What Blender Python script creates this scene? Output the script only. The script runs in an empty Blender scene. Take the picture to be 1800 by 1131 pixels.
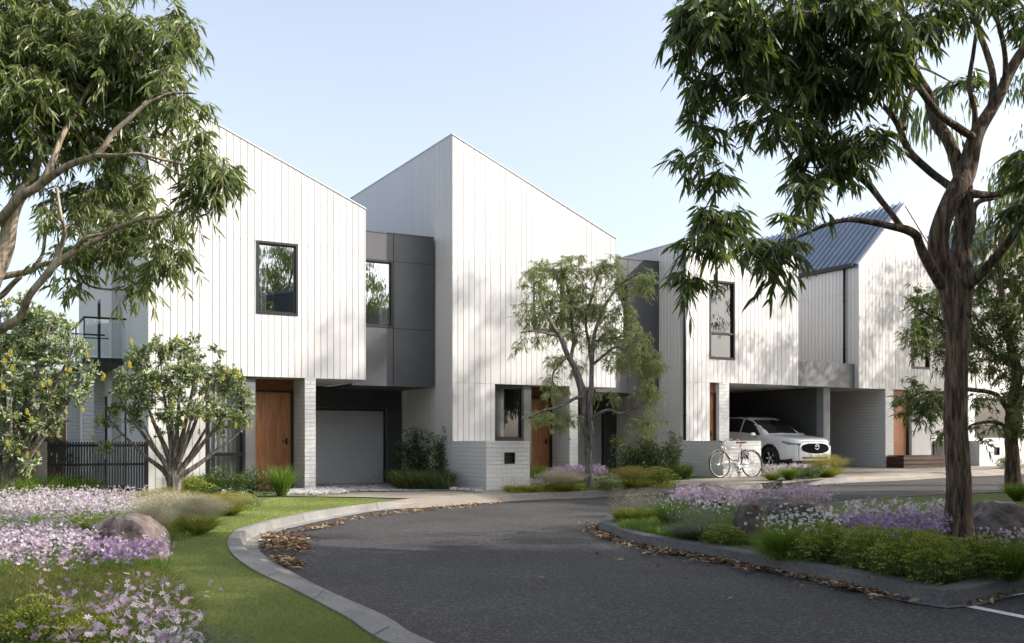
import bpy, math, random
import numpy as np
from mathutils import Vector, noise
from mathutils.geometry import delaunay_2d_cdt

S = bpy.context.scene
COL = S.collection
R = math.radians
rng = np.random.default_rng(7)
random.seed(7)

# ---------------------------------------------------------------- camera
F = 1750.0; CX = 900.0; HZ = 776.0; EYE = 1.0      # photo is 1800 px wide
cam = bpy.data.cameras.new('camera'); co = bpy.data.objects.new('camera', cam); COL.objects.link(co)
co.location = (0, 0, EYE); co.rotation_euler = (R(90), 0, 0)
cam.sensor_width = 36; cam.lens = 35.0; cam.shift_y = (HZ - 565.5) / 1800.0
cam.clip_start = 0.05; cam.clip_end = 3000
S.camera = co

# ---------------------------------------------------------------- light
SUN_AZ = (0.96, -0.13); SUN_EL = 34.0
sx, sy = SUN_AZ; n_ = math.hypot(sx, sy); sx /= n_; sy /= n_
w = bpy.data.worlds.new('World'); S.world = w; w.use_nodes = True
nt = w.node_tree; bg = nt.nodes['Background']
sky = nt.nodes.new('ShaderNodeTexSky'); sky.sky_type = 'NISHITA'; sky.sun_disc = False
sky.sun_elevation = R(SUN_EL); sky.sun_rotation = math.atan2(sx, sy)
sky.air_density = 1.0; sky.dust_density = 3.6; sky.ozone_density = 1.2; sky.altitude = 50
hs = nt.nodes.new('ShaderNodeHueSaturation'); hs.inputs['Saturation'].default_value = 0.58; hs.inputs['Value'].default_value = 1.2
nt.links.new(sky.outputs['Color'], hs.inputs['Color']); nt.links.new(hs.outputs['Color'], bg.inputs['Color']); bg.inputs['Strength'].default_value = 0.15
sl = bpy.data.lights.new('sun', 'SUN'); sl.energy = 3.8; sl.angle = R(0.6); sl.color = (1.0, 0.95, 0.885)
so = bpy.data.objects.new('sun', sl); COL.objects.link(so)
e_ = R(SUN_EL)
so.rotation_euler = Vector((sx * math.cos(e_), sy * math.cos(e_), math.sin(e_))).to_track_quat('Z', 'Y').to_euler()
S.view_settings.view_transform = 'Standard'; S.view_settings.look = 'None'
S.view_settings.exposure = 0.84; S.view_settings.gamma = 1.0
S.cycles.max_bounces = 7; S.cycles.transparent_max_bounces = 12
S.cycles.sample_clamp_indirect = 6.0

# ---------------------------------------------------------------- frames
TH = math.atan(957 / 1750.0)
U = np.array([math.cos(TH), math.sin(TH)]); V = np.array([-math.sin(TH), math.cos(TH)])
O = np.array([-1.302, 21.7])
def g(x, y):
    s = (x - O[0]) * U[0] + (y - O[1]) * U[1]
    t = np.maximum(0, s - 1.5)
    return 0.27 * (1 - np.exp(-t / 5.0))
def SV(s, v): return O + s * U + v * V
def ray(px, py, Y): return Vector(((px - CX) / F * Y, Y, EYE + (HZ - py) / F * Y))
def gnd(px, py, off=0.0):
    Y = 10.0
    for _ in range(40):
        z = float(g((px - CX) / F * Y, Y)) + off
        Y = Y * .5 + .5 * (EYE - z) * F / max(py - HZ, 2.0)
    return ((px - CX) / F * Y, Y)

# ---------------------------------------------------------------- object helpers
def tag(o, label=None, cat=None, group=None, kind=None):
    if label: o['label'] = label
    if cat: o['category'] = cat
    if group: o['group'] = group
    if kind: o['kind'] = kind
    return o
def empty(name, loc=(0, 0, 0), rz=0.0, label=None, cat=None, group=None):
    o = bpy.data.objects.new(name, None); o.empty_display_size = .2; COL.objects.link(o)
    o.location = loc; o.rotation_euler = (0, 0, rz)
    return tag(o, label, cat, group)
def link(me, name, parent=None, loc=None, rz=None):
    o = bpy.data.objects.new(name, me); COL.objects.link(o)
    if parent: o.parent = parent
    if loc is not None: o.location = loc
    if rz is not None: o.rotation_euler = (0, 0, rz)
    return o
def kids(o): return [c for c in bpy.data.objects if c.parent == o]
def copy_tree(o, parent=None):
    c = o.copy(); COL.objects.link(c); c.parent = parent
    for ch in kids(o): copy_tree(ch, c)
    return c

class MB:
    def __init__(s): s.v = []; s.f = []; s.m = []; s.sm = []
    def add(s, vs, fs, mi=0, smooth=False):
        b = len(s.v); s.v += [tuple(map(float, p)) for p in vs]
        for f in fs: s.f.append([b + i for i in f]); s.m.append(mi); s.sm.append(smooth)
        return s
    def box(s, x0, x1, y0, y1, z0, z1, mi=0, bev=0.0):
        if bev <= 0:
            vs = [(x0, y0, z0), (x1, y0, z0), (x1, y1, z0), (x0, y1, z0), (x0, y0, z1), (x1, y0, z1), (x1, y1, z1), (x0, y1, z1)]
            return s.add(vs, [(0, 3, 2, 1), (4, 5, 6, 7), (0, 1, 5, 4), (1, 2, 6, 5), (2, 3, 7, 6), (3, 0, 4, 7)], mi)
        b = bev
        rings = [(z0, b), (z0 + b, 0), (z1 - b, 0), (z1, b)]
        vs = []
        for z, i in rings:
            X0, X1, Y0, Y1 = x0 + i, x1 - i, y0 + i, y1 - i
            vs += [(X0 + b, Y0, z), (X1 - b, Y0, z), (X1, Y0 + b, z), (X1, Y1 - b, z), (X1 - b, Y1, z), (X0 + b, Y1, z), (X0, Y1 - b, z), (X0, Y0 + b, z)]
        fs = [tuple(reversed(range(8))), tuple(range(24, 32))]
        for r_ in range(3):
            for k in range(8):
                fs.append((r_ * 8 + k, r_ * 8 + (k + 1) % 8, r_ * 8 + 8 + (k + 1) % 8, r_ * 8 + 8 + k))
        return s.add(vs, fs, mi)
    def tube(s, pts, rad, n=8, mi=0, closed=False, cap=True, smooth=True, noise_amp=0.0):
        pts = [Vector(p) for p in pts]; N = len(pts)
        if not hasattr(rad, '__len__'): rad = [rad] * N
        vs = []; up = None
        for i, p in enumerate(pts):
            if closed: t = pts[(i + 1) % N] - pts[i - 1]
            else: t = pts[min(i + 1, N - 1)] - pts[max(i - 1, 0)]
            if t.length < 1e-9: t = Vector((0, 0, 1))
            t.normalize()
            if up is None:
                up = t.orthogonal().normalized()
            else:
                up = (up - t * up.dot(t))
                up = up.normalized() if up.length > 1e-6 else t.orthogonal().normalized()
            b = t.cross(up)
            for k in range(n):
                a = 2 * math.pi * k / n; r_ = rad[i]
                if noise_amp: r_ *= 1 + noise_amp * noise.noise(Vector((math.cos(a) * 1.6, math.sin(a) * 1.6, p.z * 1.6 + p.x)))
                vs.append(p + (up * math.cos(a) + b * math.sin(a)) * r_)
        fs = []
        M = N if closed else N - 1
        for i in range(M):
            j = (i + 1) % N
            for k in range(n): fs.append((i * n + k, i * n + (k + 1) % n, j * n + (k + 1) % n, j * n + k))
        if cap and not closed: fs += [tuple(reversed(range(n))), tuple(range((N - 1) * n, N * n))]
        return s.add(vs, fs, mi, smooth)
    def mesh(s, name, mats):
        me = bpy.data.meshes.new(name); me.from_pydata(s.v, [], s.f)
        for m in (mats if isinstance(mats, (list, tuple)) else [mats]): me.materials.append(m)
        me.polygons.foreach_set('material_index', s.m); me.polygons.foreach_set('use_smooth', s.sm)
        me.update(); return me
    def build(s, name, mats, parent=None, loc=None, rz=None): return link(s.mesh(name, mats), name, parent, loc, rz)

def mesh_np(name, verts, polys, mats, rnd=None, midx=None, smooth=False):
    """polys: list of int arrays (M,k). rnd / midx: per polygon, concatenated in the same order"""
    me = bpy.data.meshes.new(name)
    me.vertices.add(len(verts)); me.vertices.foreach_set('co', np.asarray(verts, np.float32).ravel())
    loops = np.concatenate([p.ravel() for p in polys]).astype(np.int32)
    sizes = np.concatenate([np.full(len(p), p.shape[1], np.int32) for p in polys])
    starts = np.concatenate([[0], np.cumsum(sizes)[:-1]]).astype(np.int32)
    me.loops.add(len(loops)); me.loops.foreach_set('vertex_index', loops)
    me.polygons.add(len(sizes)); me.polygons.foreach_set('loop_start', starts)
    for m in (mats if isinstance(mats, (list, tuple)) else [mats]): me.materials.append(m)
    if midx is not None: me.polygons.foreach_set('material_index', np.asarray(midx, np.int32))
    if smooth: me.polygons.foreach_set('use_smooth', np.ones(len(sizes), bool))
    me.update(calc_edges=True)
    if rnd is not None:
        at = me.attributes.new('rnd', 'FLOAT', 'FACE'); at.data.foreach_set('value', np.asarray(rnd, np.float32))
    return me

# ---------------------------------------------------------------- materials
def nodes(name):
    m = bpy.data.materials.new(name); m.use_nodes = True
    return m, m.node_tree, m.node_tree.nodes['Principled BSDF']
def N(t, typ, **kw):
    n = t.nodes.new(typ)
    for k, v in kw.items():
        if k in n.inputs: n.inputs[k].default_value = v
        else: setattr(n, k, v)
    return n
def ramp(t, fac, stops):
    r_ = t.nodes.new('ShaderNodeValToRGB'); t.links.new(fac, r_.inputs[0])
    el = r_.color_ramp.elements
    while len(el) < len(stops): el.new(.5)
    for e, (p, c) in zip(el, stops): e.position = p; e.color = (*c, 1)
    return r_.outputs[0]
def objco(t): return t.nodes.new('ShaderNodeTexCoord').outputs['Object']
def wallco(t):
    """(x+y, z, x-y): brick courses on any wall square to the house"""
    s_ = t.nodes.new('ShaderNodeSeparateXYZ'); t.links.new(objco(t), s_.inputs[0])
    a = N(t, 'ShaderNodeMath', operation='ADD'); t.links.new(s_.outputs[0], a.inputs[0]); t.links.new(s_.outputs[1], a.inputs[1])
    c = t.nodes.new('ShaderNodeCombineXYZ'); t.links.new(a.outputs[0], c.inputs[0]); t.links.new(s_.outputs[2], c.inputs[1])
    return c.outputs[0]
def bump(t, b, h, strength, dist=.01, prev=None):
    n = N(t, 'ShaderNodeBump'); n.inputs['Strength'].default_value = strength; n.inputs['Distance'].default_value = dist
    t.links.new(h, n.inputs['Height'])
    if prev: t.links.new(prev, n.inputs['Normal'])
    t.links.new(n.outputs[0], b.inputs['Normal']); return n.outputs[0]
def noisy(name, c0, c1, scale=3.0, rough=.7, bstr=0.0, bscale=40.0, bdist=.01, spec=.5, metal=0.0, detail=4, stretch=None):
    m, t, b = nodes(name); co_ = objco(t)
    if stretch:
        mp = t.nodes.new('ShaderNodeMapping'); mp.inputs['Scale'].default_value = stretch; t.links.new(co_, mp.inputs[0]); co_ = mp.outputs[0]
    n = N(t, 'ShaderNodeTexNoise', Scale=scale, Detail=detail); t.links.new(co_, n.inputs['Vector'])
    t.links.new(ramp(t, n.outputs[0], [(.3, c0), (.7, c1)]), b.inputs['Base Color'])
    b.inputs['Roughness'].default_value = rough; b.inputs['Metallic'].default_value = metal
    b.inputs['Specular IOR Level'].default_value = spec
    if bstr:
        n2 = N(t, 'ShaderNodeTexNoise', Scale=bscale, Detail=3.0); t.links.new(co_, n2.inputs['Vector'])
        bump(t, b, n2.outputs[0], bstr, bdist)
    return m
def leafmat(name, stops, rough=.45, trans=.25, spec=.4, tcol=(.25, .4, .05)):
    m, t, b = nodes(name)
    a = N(t, 'ShaderNodeAttribute', attribute_name='rnd')
    col = ramp(t, a.outputs['Fac'], stops)
    t.links.new(col, b.inputs['Base Color']); b.inputs['Roughness'].default_value = rough
    b.inputs['Specular IOR Level'].default_value = spec
    tr = t.nodes.new('ShaderNodeBsdfTranslucent')
    mx0 = N(t, 'ShaderNodeMix', data_type='RGBA', blend_type='MIX'); mx0.inputs[0].default_value = .55
    t.links.new(col, mx0.inputs[6]); mx0.inputs[7].default_value = (*tcol, 1)
    t.links.new(mx0.outputs[2], tr.inputs[0])
    mx = t.nodes.new('ShaderNodeMixShader'); mx.inputs[0].default_value = trans
    t.links.new(b.outputs[0], mx.inputs[1]); t.links.new(tr.outputs[0], mx.inputs[2])
    t.links.new(mx.outputs[0], t.nodes['Material Output'].inputs[0]); return m

M = {}
M['siding'] = noisy('painted_siding', (.565, .550, .535), (.592, .578, .562), 1.1, .55, .12, 30, .003, stretch=(2, 2, .35))
M['joint'] = noisy('groove_shade_tone', (.39, .385, .375), (.43, .425, .415), 3, .8)  # grey that puts the shade of the siding grooves into the colour
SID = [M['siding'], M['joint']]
def brickmat(name, c1, c2, cm, bw=.24, bh=.086, rough=.7, strength=.9):
    m, t, b = nodes(name); v = wallco(t)
    nz = N(t, 'ShaderNodeTexNoise', Scale=7.0, Detail=3.0); t.links.new(v, nz.inputs['Vector'])
    mx = N(t, 'ShaderNodeMix', data_type='RGBA', blend_type='LINEAR_LIGHT'); mx.inputs[0].default_value = .012
    t.links.new(v, mx.inputs[6]); t.links.new(nz.outputs['Color'], mx.inputs[7])
    br = N(t, 'ShaderNodeTexBrick', Scale=1.0); br.inputs['Brick Width'].default_value = bw; br.inputs['Row Height'].default_value = bh
    br.inputs['Mortar Size'].default_value = .008; br.inputs['Mortar Smooth'].default_value = .45
    br.inputs['Color1'].default_value = (*c1, 1); br.inputs['Color2'].default_value = (*c2, 1); br.inputs['Mortar'].default_value = (*cm, 1)
    t.links.new(mx.outputs[2], br.inputs['Vector']); t.links.new(br.outputs[0], b.inputs['Base Color'])
    b.inputs['Roughness'].default_value = rough
    inv = N(t, 'ShaderNodeMath', operation='SUBTRACT'); inv.inputs[0].default_value = 1.0; t.links.new(br.outputs['Fac'], inv.inputs[1])
    p = bump(t, b, inv.outputs[0], strength, .012)
    n2 = N(t, 'ShaderNodeTexNoise', Scale=22.0, Detail=4.0); t.links.new(v, n2.inputs['Vector'])
    bump(t, b, n2.outputs[0], .5, .012, p); return m
M['brick'] = brickmat('painted_brick', (.68, .67, .655), (.64, .635, .62), (.56, .56, .55))
M['charcoal'] = noisy('charcoal_panel', (.062, .064, .070), (.080, .082, .088), 1.5, .5, .05, 60, .002)
M['charcoal_dark'] = noisy('charcoal_render', (.045, .046, .048), (.058, .059, .061), 2, .8, .2, 60, .003)
M['concrete_grey'] = noisy('grey_render', (.13, .135, .14), (.19, .19, .185), 2.5, .8, .2, 50, .003)
M['soffit'] = noisy('soffit_board', (.50, .48, .45), (.56, .54, .51), 2, .7)
M['frame'] = noisy('window_frame_black', (.012, .012, .014), (.018, .018, .02), 8, .4)
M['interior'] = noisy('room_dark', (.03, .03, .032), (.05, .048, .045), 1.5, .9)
M['interior_light'] = noisy('room_pale', (.16, .155, .15), (.22, .21, .20), 1.5, .9)
def curtainmat():
    m, t, b = nodes('curtain_cloth'); wv = N(t, 'ShaderNodeTexWave', Scale=7.0, Distortion=1.2); wv.inputs['Detail Scale'].default_value = .5
    t.links.new(wallco(t), wv.inputs['Vector'])
    b.inputs['Base Color'].default_value = (.62, .60, .57, 1); b.inputs['Roughness'].default_value = .9
    bump(t, b, wv.outputs[1], .8, .03); return m
M['curtain'] = curtainmat()
def glassmat(name, refl, tint):
    m = bpy.data.materials.new(name); m.use_nodes = True; t = m.node_tree; t.nodes.clear()
    out = t.nodes.new('ShaderNodeOutputMaterial'); gl = t.nodes.new('ShaderNodeBsdfGlossy'); tr = t.nodes.new('ShaderNodeBsdfTransparent')
    gl.inputs['Roughness'].default_value = .01; gl.inputs['Color'].default_value = (.92, .95, 1, 1); tr.inputs['Color'].default_value = (*tint, 1)
    mx = t.nodes.new('ShaderNodeMixShader'); fr = N(t, 'ShaderNodeLayerWeight', Blend=.22)
    ml = N(t, 'ShaderNodeMath', operation='MULTIPLY'); ml.inputs[1].default_value = min(1.0, refl * 2.2); t.links.new(fr.outputs['Facing'], ml.inputs[0]); ad = N(t, 'ShaderNodeMath', operation='MAXIMUM'); ad.inputs[1].default_value = refl; t.links.new(ml.outputs[0], ad.inputs[0])
    t.links.new(ad.outputs[0], mx.inputs[0]); t.links.new(tr.outputs[0], mx.inputs[1]); t.links.new(gl.outputs[0], mx.inputs[2])
    t.links.new(mx.outputs[0], out.inputs[0]); return m
M['glass'] = glassmat('window_glass', .48, (.75, .8, .82))
M['glass_soft'] = glassmat('low_reflect_glass', .10, (.8, .82, .84))  # weaker reflection than the main window glass
M['glass_clear'] = glassmat('balustrade_glass', .14, (.86, .9, .92))
def woodmat(name, c0, c1, c2, grain=(9, 9, .7)):
    m, t, b = nodes(name); mp = t.nodes.new('ShaderNodeMapping'); mp.inputs['Scale'].default_value = grain
    t.links.new(objco(t), mp.inputs[0]); n = N(t, 'ShaderNodeTexNoise', Scale=2.2, Detail=7.0, Distortion=1.2); t.links.new(mp.outputs[0], n.inputs['Vector'])
    t.links.new(ramp(t, n.outputs[0], [(.3, c0), (.5, c1), (.72, c2)]), b.inputs['Base Color']); b.inputs['Roughness'].default_value = .5
    bump(t, b, n.outputs[0], .15, .003); return m
M['timber'] = woodmat('timber_door', (.25, .088, .034), (.40, .165, .066), (.50, .225, .10))
M['timber_h'] = woodmat('timber_boards', (.17, .055, .026), (.25, .095, .045), (.32, .13, .065), (1.0, 1.0, 12))
M['timber_dark'] = woodmat('timber_dark', (.045, .02, .012), (.08, .035, .02), (.12, .055, .03), (1.0, 1.0, 12))
M['metal_black'] = noisy('black_metal', (.010, .010, .012), (.016, .016, .018), 10, .45, metal=.2)
M['shutter'] = noisy('roller_shutter', (.36, .37, .385), (.41, .42, .43), 1.5, .36, spec=.6)
M['roof_metal'] = noisy('metal_roofing', (.13, .17, .24), (.17, .215, .29), 1.2, .45, metal=.25)
def asphalt():
    m, t, b = nodes('asphalt'); c = objco(t)
    v = N(t, 'ShaderNodeTexVoronoi', Scale=70.0); t.links.new(c, v.inputs['Vector'])
    n = N(t, 'ShaderNodeTexNoise', Scale=.55, Detail=6.0, Roughness=.6); t.links.new(c, n.inputs['Vector'])
    base = ramp(t, n.outputs[0], [(.3, (.042, .040, .040)), (.7, (.070, .067, .064))])
    sp = ramp(t, v.outputs['Color'], [(.0, (.35, .35, .36)), (.65, (.9, .88, .86)), (1.0, (2.6, 2.5, 2.4))])
    mx = N(t, 'ShaderNodeMix', data_type='RGBA', blend_type='MULTIPLY'); mx.inputs[0].default_value = 1
    t.links.new(base, mx.inputs[6]); t.links.new(sp, mx.inputs[7]); t.links.new(mx.outputs[2], b.inputs['Base Color'])
    b.inputs['Roughness'].default_value = .8; b.inputs['Specular IOR Level'].default_value = .35
    p = bump(t, b, v.outputs['Distance'], .9, .006)
    return m
M['asphalt'] = asphalt()
def concrete(name, c0, c1, sc=90):
    m, t, b = nodes(name); c = objco(t)
    n = N(t, 'ShaderNodeTexNoise', Scale=1.6, Detail=8.0, Roughness=.65); t.links.new(c, n.inputs['Vector'])
    v = N(t, 'ShaderNodeTexNoise', Scale=float(sc), Detail=2.0); t.links.new(c, v.inputs['Vector'])
    a = ramp(t, n.outputs[0], [(.3, c0), (.7, c1)]); s_ = ramp(t, v.outputs[0], [(.35, (.72, .72, .72)), (.65, (1.15, 1.13, 1.1))])
    mx = N(t, 'ShaderNodeMix', data_type='RGBA', blend_type='MULTIPLY'); mx.inputs[0].default_value = 1
    t.links.new(a, mx.inputs[6]); t.links.new(s_, mx.inputs[7]); t.links.new(mx.outputs[2], b.inputs['Base Color'])
    b.inputs['Roughness'].default_value = .85; bump(t, b, v.outputs[0], .5, .006); return m
M['kerb'] = concrete('kerb_concrete', (.15, .146, .138), (.26, .25, .235))
M['kerb_shaded'] = concrete('shaded_kerb_concrete', (.075, .074, .072), (.15, .146, .14), 50)  # darker copy of the kerb concrete, island shade put into its colour
M['path'] = concrete('exposed_aggregate', (.20, .175, .145), (.29, .255, .21), 60)
def cobble():
    m, t, b = nodes('stone_setts'); c = objco(t)
    v = N(t, 'ShaderNodeTexVoronoi', Scale=4.2, feature='DISTANCE_TO_EDGE'); t.links.new(c, v.inputs['Vector'])
    v2 = N(t, 'ShaderNodeTexVoronoi', Scale=4.2); t.links.new(c, v2.inputs['Vector'])
    j = ramp(t, v.outputs['Distance'], [(.03, (0, 0, 0)), (.08, (1, 1, 1))])
    st = ramp(t, v2.outputs['Color'], [(0, (.26, .25, .25)), (1, (.46, .45, .45))])
    mx = N(t, 'ShaderNodeMix', data_type='RGBA', blend_type='MIX'); t.links.new(j, mx.inputs[0])
    mx.inputs[6].default_value = (.03, .03, .03, 1); t.links.new(st, mx.inputs[7]); t.links.new(mx.outputs[2], b.inputs['Base Color'])
    b.inputs['Roughness'].default_value = .8; bump(t, b, j, .8, .02); return m
M['cobble'] = cobble()
M['soil'] = noisy('garden_soil', (.035, .045, .018), (.07, .08, .03), 6, .95, .8, 30, .03)
M['lawn'] = noisy('lawn_ground', (.06, .085, .02), (.11, .13, .035), 9, .95, .8, 60, .02)
M['paint_white'] = noisy('road_paint', (.55, .55, .54), (.74, .74, .72), 14, .7, .3, 80, .003)
M['rock'] = None
def rockmat():
    m, t, b = nodes('boulder_stone'); c = objco(t)
    n = N(t, 'ShaderNodeTexNoise', Scale=4.0, Detail=8.0, Roughness=.7); t.links.new(c, n.inputs['Vector'])
    n2 = N(t, 'ShaderNodeTexNoise', Scale=1.5, Detail=3.0); t.links.new(c, n2.inputs['Vector'])
    a = ramp(t, n.outputs[0], [(.30, (.04, .033, .03)), (.5, (.15, .125, .115)), (.72, (.32, .285, .26))])
    d = ramp(t, n2.outputs[0], [(.4, (1, 1, 1)), (.62, (1.0, .84, .76))])
    mx = N(t, 'ShaderNodeMix', data_type='RGBA', blend_type='MULTIPLY'); mx.inputs[0].default_value = 1
    t.links.new(a, mx.inputs[6]); t.links.new(d, mx.inputs[7]); t.links.new(mx.outputs[2], b.inputs['Base Color'])
    b.inputs['Roughness'].default_value = .85; bump(t, b, n.outputs[0], 1.0, .05); return m
M['rock'] = rockmat()
def barkmat(name, c0, c1, c2, sc=1.0, dist=.03):
    m, t, b = nodes(name); mp = t.nodes.new('ShaderNodeMapping'); mp.inputs['Scale'].default_value = (14 * sc, 14 * sc, 1.6 * sc)
    t.links.new(objco(t), mp.inputs[0]); n = N(t, 'ShaderNodeTexNoise', Scale=2.0, Detail=8.0, Roughness=.65, Distortion=.6); t.links.new(mp.outputs[0], n.inputs['Vector'])
    t.links.new(ramp(t, n.outputs[0], [(.38, c0), (.5, c1), (.64, c2)]), b.inputs['Base Color']); b.inputs['Roughness'].default_value = .9
    bump(t, b, n.outputs[0], 1.0, dist); return m
M['bark'] = barkmat('rough_bark', (.024, .015, .009), (.115, .076, .046), (.27, .195, .125), 1.0, .035)
M['bark_pale'] = barkmat('pale_bark', (.12, .09, .065), (.30, .24, .18), (.46, .39, .31), .7, .01)
M['bark_grey'] = barkmat('grey_bark', (.06, .05, .045), (.15, .13, .115), (.28, .25, .22), 1, .012)
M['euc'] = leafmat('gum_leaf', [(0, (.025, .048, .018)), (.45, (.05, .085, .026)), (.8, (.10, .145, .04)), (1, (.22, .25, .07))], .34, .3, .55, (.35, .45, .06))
M['euc_lit'] = leafmat('gum_leaf_sunlit', [(0, (.05, .08, .025)), (.45, (.11, .155, .045)), (.8, (.21, .25, .085)), (1, (.36, .37, .17))], .36, .34, .55, (.38, .45, .08))  # paler copy of the gum leaf, sunlit look put into the colour
M['wattle'] = leafmat('feathery_leaf', [(0, (.13, .17, .055)), (.5, (.27, .31, .12)), (1, (.46, .48, .24))], .5, .38, .4, (.4, .48, .1))
M['wattle_mid'] = leafmat('street_leaf', [(0, (.06, .09, .03)), (.5, (.14, .18, .055)), (1, (.30, .33, .13))], .5, .36, .4, (.4, .48, .1))
M['banksia'] = leafmat('silver_green_leaf', [(0, (.08, .11, .04)), (.4, (.18, .22, .09)), (.75, (.36, .40, .23)), (1, (.58, .60, .46))], .45, .25, .4)
M['far'] = leafmat('distant_leaf', [(0, (.06, .085, .03)), (.5, (.13, .165, .055)), (1, (.26, .28, .11))], .6, .3, .3)
M['hedge'] = leafmat('hedge_leaf', [(0, (.02, .04, .012)), (.6, (.045, .075, .02)), (.9, (.11, .12, .03)), (1, (.25, .17, .05))], .5, .2, .4)
M['grass'] = leafmat('lawn_blade', [(0, (.10, .15, .035)), (.45, (.21, .26, .065)), (.8, (.34, .37, .12)), (1, (.48, .45, .22))], .6, .4, .25, (.4, .5, .1))
M['tuft'] = leafmat('tuft_blade', [(0, (.04, .10, .012)), (.5, (.09, .17, .02)), (1, (.22, .28, .05))], .5, .35, .3, (.3, .45, .05))
M['tuft_yellow'] = leafmat('yellow_green_blade', [(0, (.10, .16, .02)), (.5, (.22, .27, .04)), (1, (.42, .40, .12))], .55, .4, .3, (.4, .45, .05))
M['wispy'] = leafmat('wispy_blade', [(0, (.05, .07, .015)), (.5, (.12, .14, .03)), (.85, (.24, .24, .07)), (1, (.42, .38, .18))], .6, .35, .2, (.35, .4, .08))
M['fluff'] = leafmat('pale_plume', [(0, (.26, .25, .13)), (.4, (.46, .42, .30)), (1, (.70, .65, .52))], .8, .5, .1, (.5, .45, .3))
M['fluff_gold'] = leafmat('golden_plume', [(0, (.12, .13, .03)), (.5, (.28, .25, .07)), (1, (.42, .36, .14))], .8, .45, .1, (.5, .42, .1))
M['fluff_grey'] = leafmat('grey_green_blade', [(0, (.06, .085, .05)), (.5, (.15, .18, .13)), (1, (.32, .33, .28))], .7, .35, .1, (.3, .35, .2))
M['sedum'] = leafmat('sedum_leaf', [(0, (.035, .06, .02)), (.45, (.07, .11, .03)), (.72, (.18, .22, .03)), (1, (.46, .44, .08))], .55, .3, .3)
M['variegated'] = leafmat('variegated_leaf', [(0, (.06, .09, .03)), (.5, (.20, .24, .10)), (1, (.6, .62, .42))], .5, .3, .3)
M['petal_lilac'] = leafmat('lilac_petal', [(0, (.32, .20, .31)), (.5, (.54, .40, .50)), (1, (.80, .68, .74))], .6, .4, .2, (.6, .4, .65))
M['petal_pale'] = leafmat('pale_petal', [(0, (.50, .40, .48)), (.5, (.70, .60, .66)), (1, (.86, .80, .82))], .6, .4, .2, (.7, .6, .7))
M['petal_violet'] = leafmat('violet_petal', [(0, (.20, .12, .26)), (.5, (.38, .25, .42)), (1, (.62, .48, .62))], .6, .35, .2, (.4, .25, .6))
M['petal_white'] = leafmat('white_petal', [(0, (.62, .60, .66)), (1, (.88, .88, .88))], .6, .35, .2, (.8, .8, .8))
M['yellow'] = leafmat('yellow_flower', [(0, (.40, .36, .06)), (.5, (.62, .57, .10)), (1, (.74, .70, .26))], .7, .3, .2, (.7, .55, .05))
M['deadleaf'] = leafmat('dry_leaf', [(0, (.06, .035, .02)), (.4, (.17, .10, .055)), (.75, (.34, .23, .13)), (1, (.50, .38, .24))], .8, .15, .2, (.3, .2, .1))

# ================================================================ GROUND
def poly_sheet(name, pts, off, mat, kind='structure', step=.8, side=None, extra=None):
    """polygon (world xy) triangulated on the terrain at g + off; side = depth of a vertical skirt"""
    P = [Vector((float(a), float(b))) for a, b in pts]
    # densify boundary
    B = []
    for i, p in enumerate(P):
        q = P[(i + 1) % len(P)]; k = max(1, int((q - p).length / (step * 1.2)))
        k = min(k, 60)
        for j in range(k): B.append(p.lerp(q, j / k))
    n = len(B); xs = [p.x for p in B]; ys = [p.y for p in B]
    def inside(x, y):
        c = False; j = n - 1
        for i in range(n):
            if (ys[i] > y) != (ys[j] > y) and x < (xs[j] - xs[i]) * (y - ys[i]) / (ys[j] - ys[i]) + xs[i]: c = not c
            j = i
        return c
    inner = []
    x = min(xs) + step * .5
    bx = np.array(xs); by = np.array(ys)
    while x < max(xs):
        y = min(ys) + step * .47
        while y < max(ys):
            if inside(x, y) and np.min((bx - x) ** 2 + (by - y) ** 2) > (step * .35) ** 2: inner.append(Vector((x, y)))
            y += step
        x += step
    vs, es, fs, *_ = delaunay_2d_cdt(B + inner, [], [list(range(n))], 1, 1e-5)
    V3 = [(v.x, v.y, float(g(v.x, v.y)) + off) for v in vs]
    mb = MB(); mb.add(V3, [tuple(f) for f in fs], 0, True)
    if side:
        b = [(p.x, p.y, float(g(p.x, p.y)) + off) for p in B]; lo = [(x_, y_, z_ - side) for x_, y_, z_ in b]
        mb.add(b + lo, [(i, (i + 1) % n, n + (i + 1) % n, n + i) for i in range(n)])
    o = mb.build(name, mat); o['kind'] = kind; return o
def smooth_line(pts, k=4):
    P = [np.array(p, float) for p in pts]; out = []
    for i in range(len(P) - 1):
        p0 = P[max(i - 1, 0)]; p1 = P[i]; p2 = P[i + 1]; p3 = P[min(i + 2, len(P) - 1)]
        for j in range(k):
            t = j / k
            out.append(.5 * ((2 * p1) + (-p0 + p2) * t + (2 * p0 - 5 * p1 + 4 * p2 - p3) * t * t + (-p0 + 3 * p1 - 3 * p2 + p3) * t ** 3))
    out.append(P[-1]); return [tuple(p) for p in out]

RD = -0.12                                             # road level below the verge
# kerb lines, walked from the lower left round to the far right
out_px = [(684, 1131), (624, 1093), (565, 1061), (503, 1029), (451, 1005), (416, 981), (401, 962), (402, 945), (417, 931), (439, 924), (464, 917), (508, 907), (562, 897), (619, 889), (691, 881)]
in_px = [(760, 1131), (683, 1087), (606, 1053), (558, 1031), (515, 1008), (477, 986), (456, 969), (456, 958), (467, 948), (487, 937), (521, 927), (565, 917), (606, 909), (657, 900), (709, 895)]
OUT = [gnd(*p, 0.0) for p in out_px]; INN = [gnd(*p, RD) for p in in_px]
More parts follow.
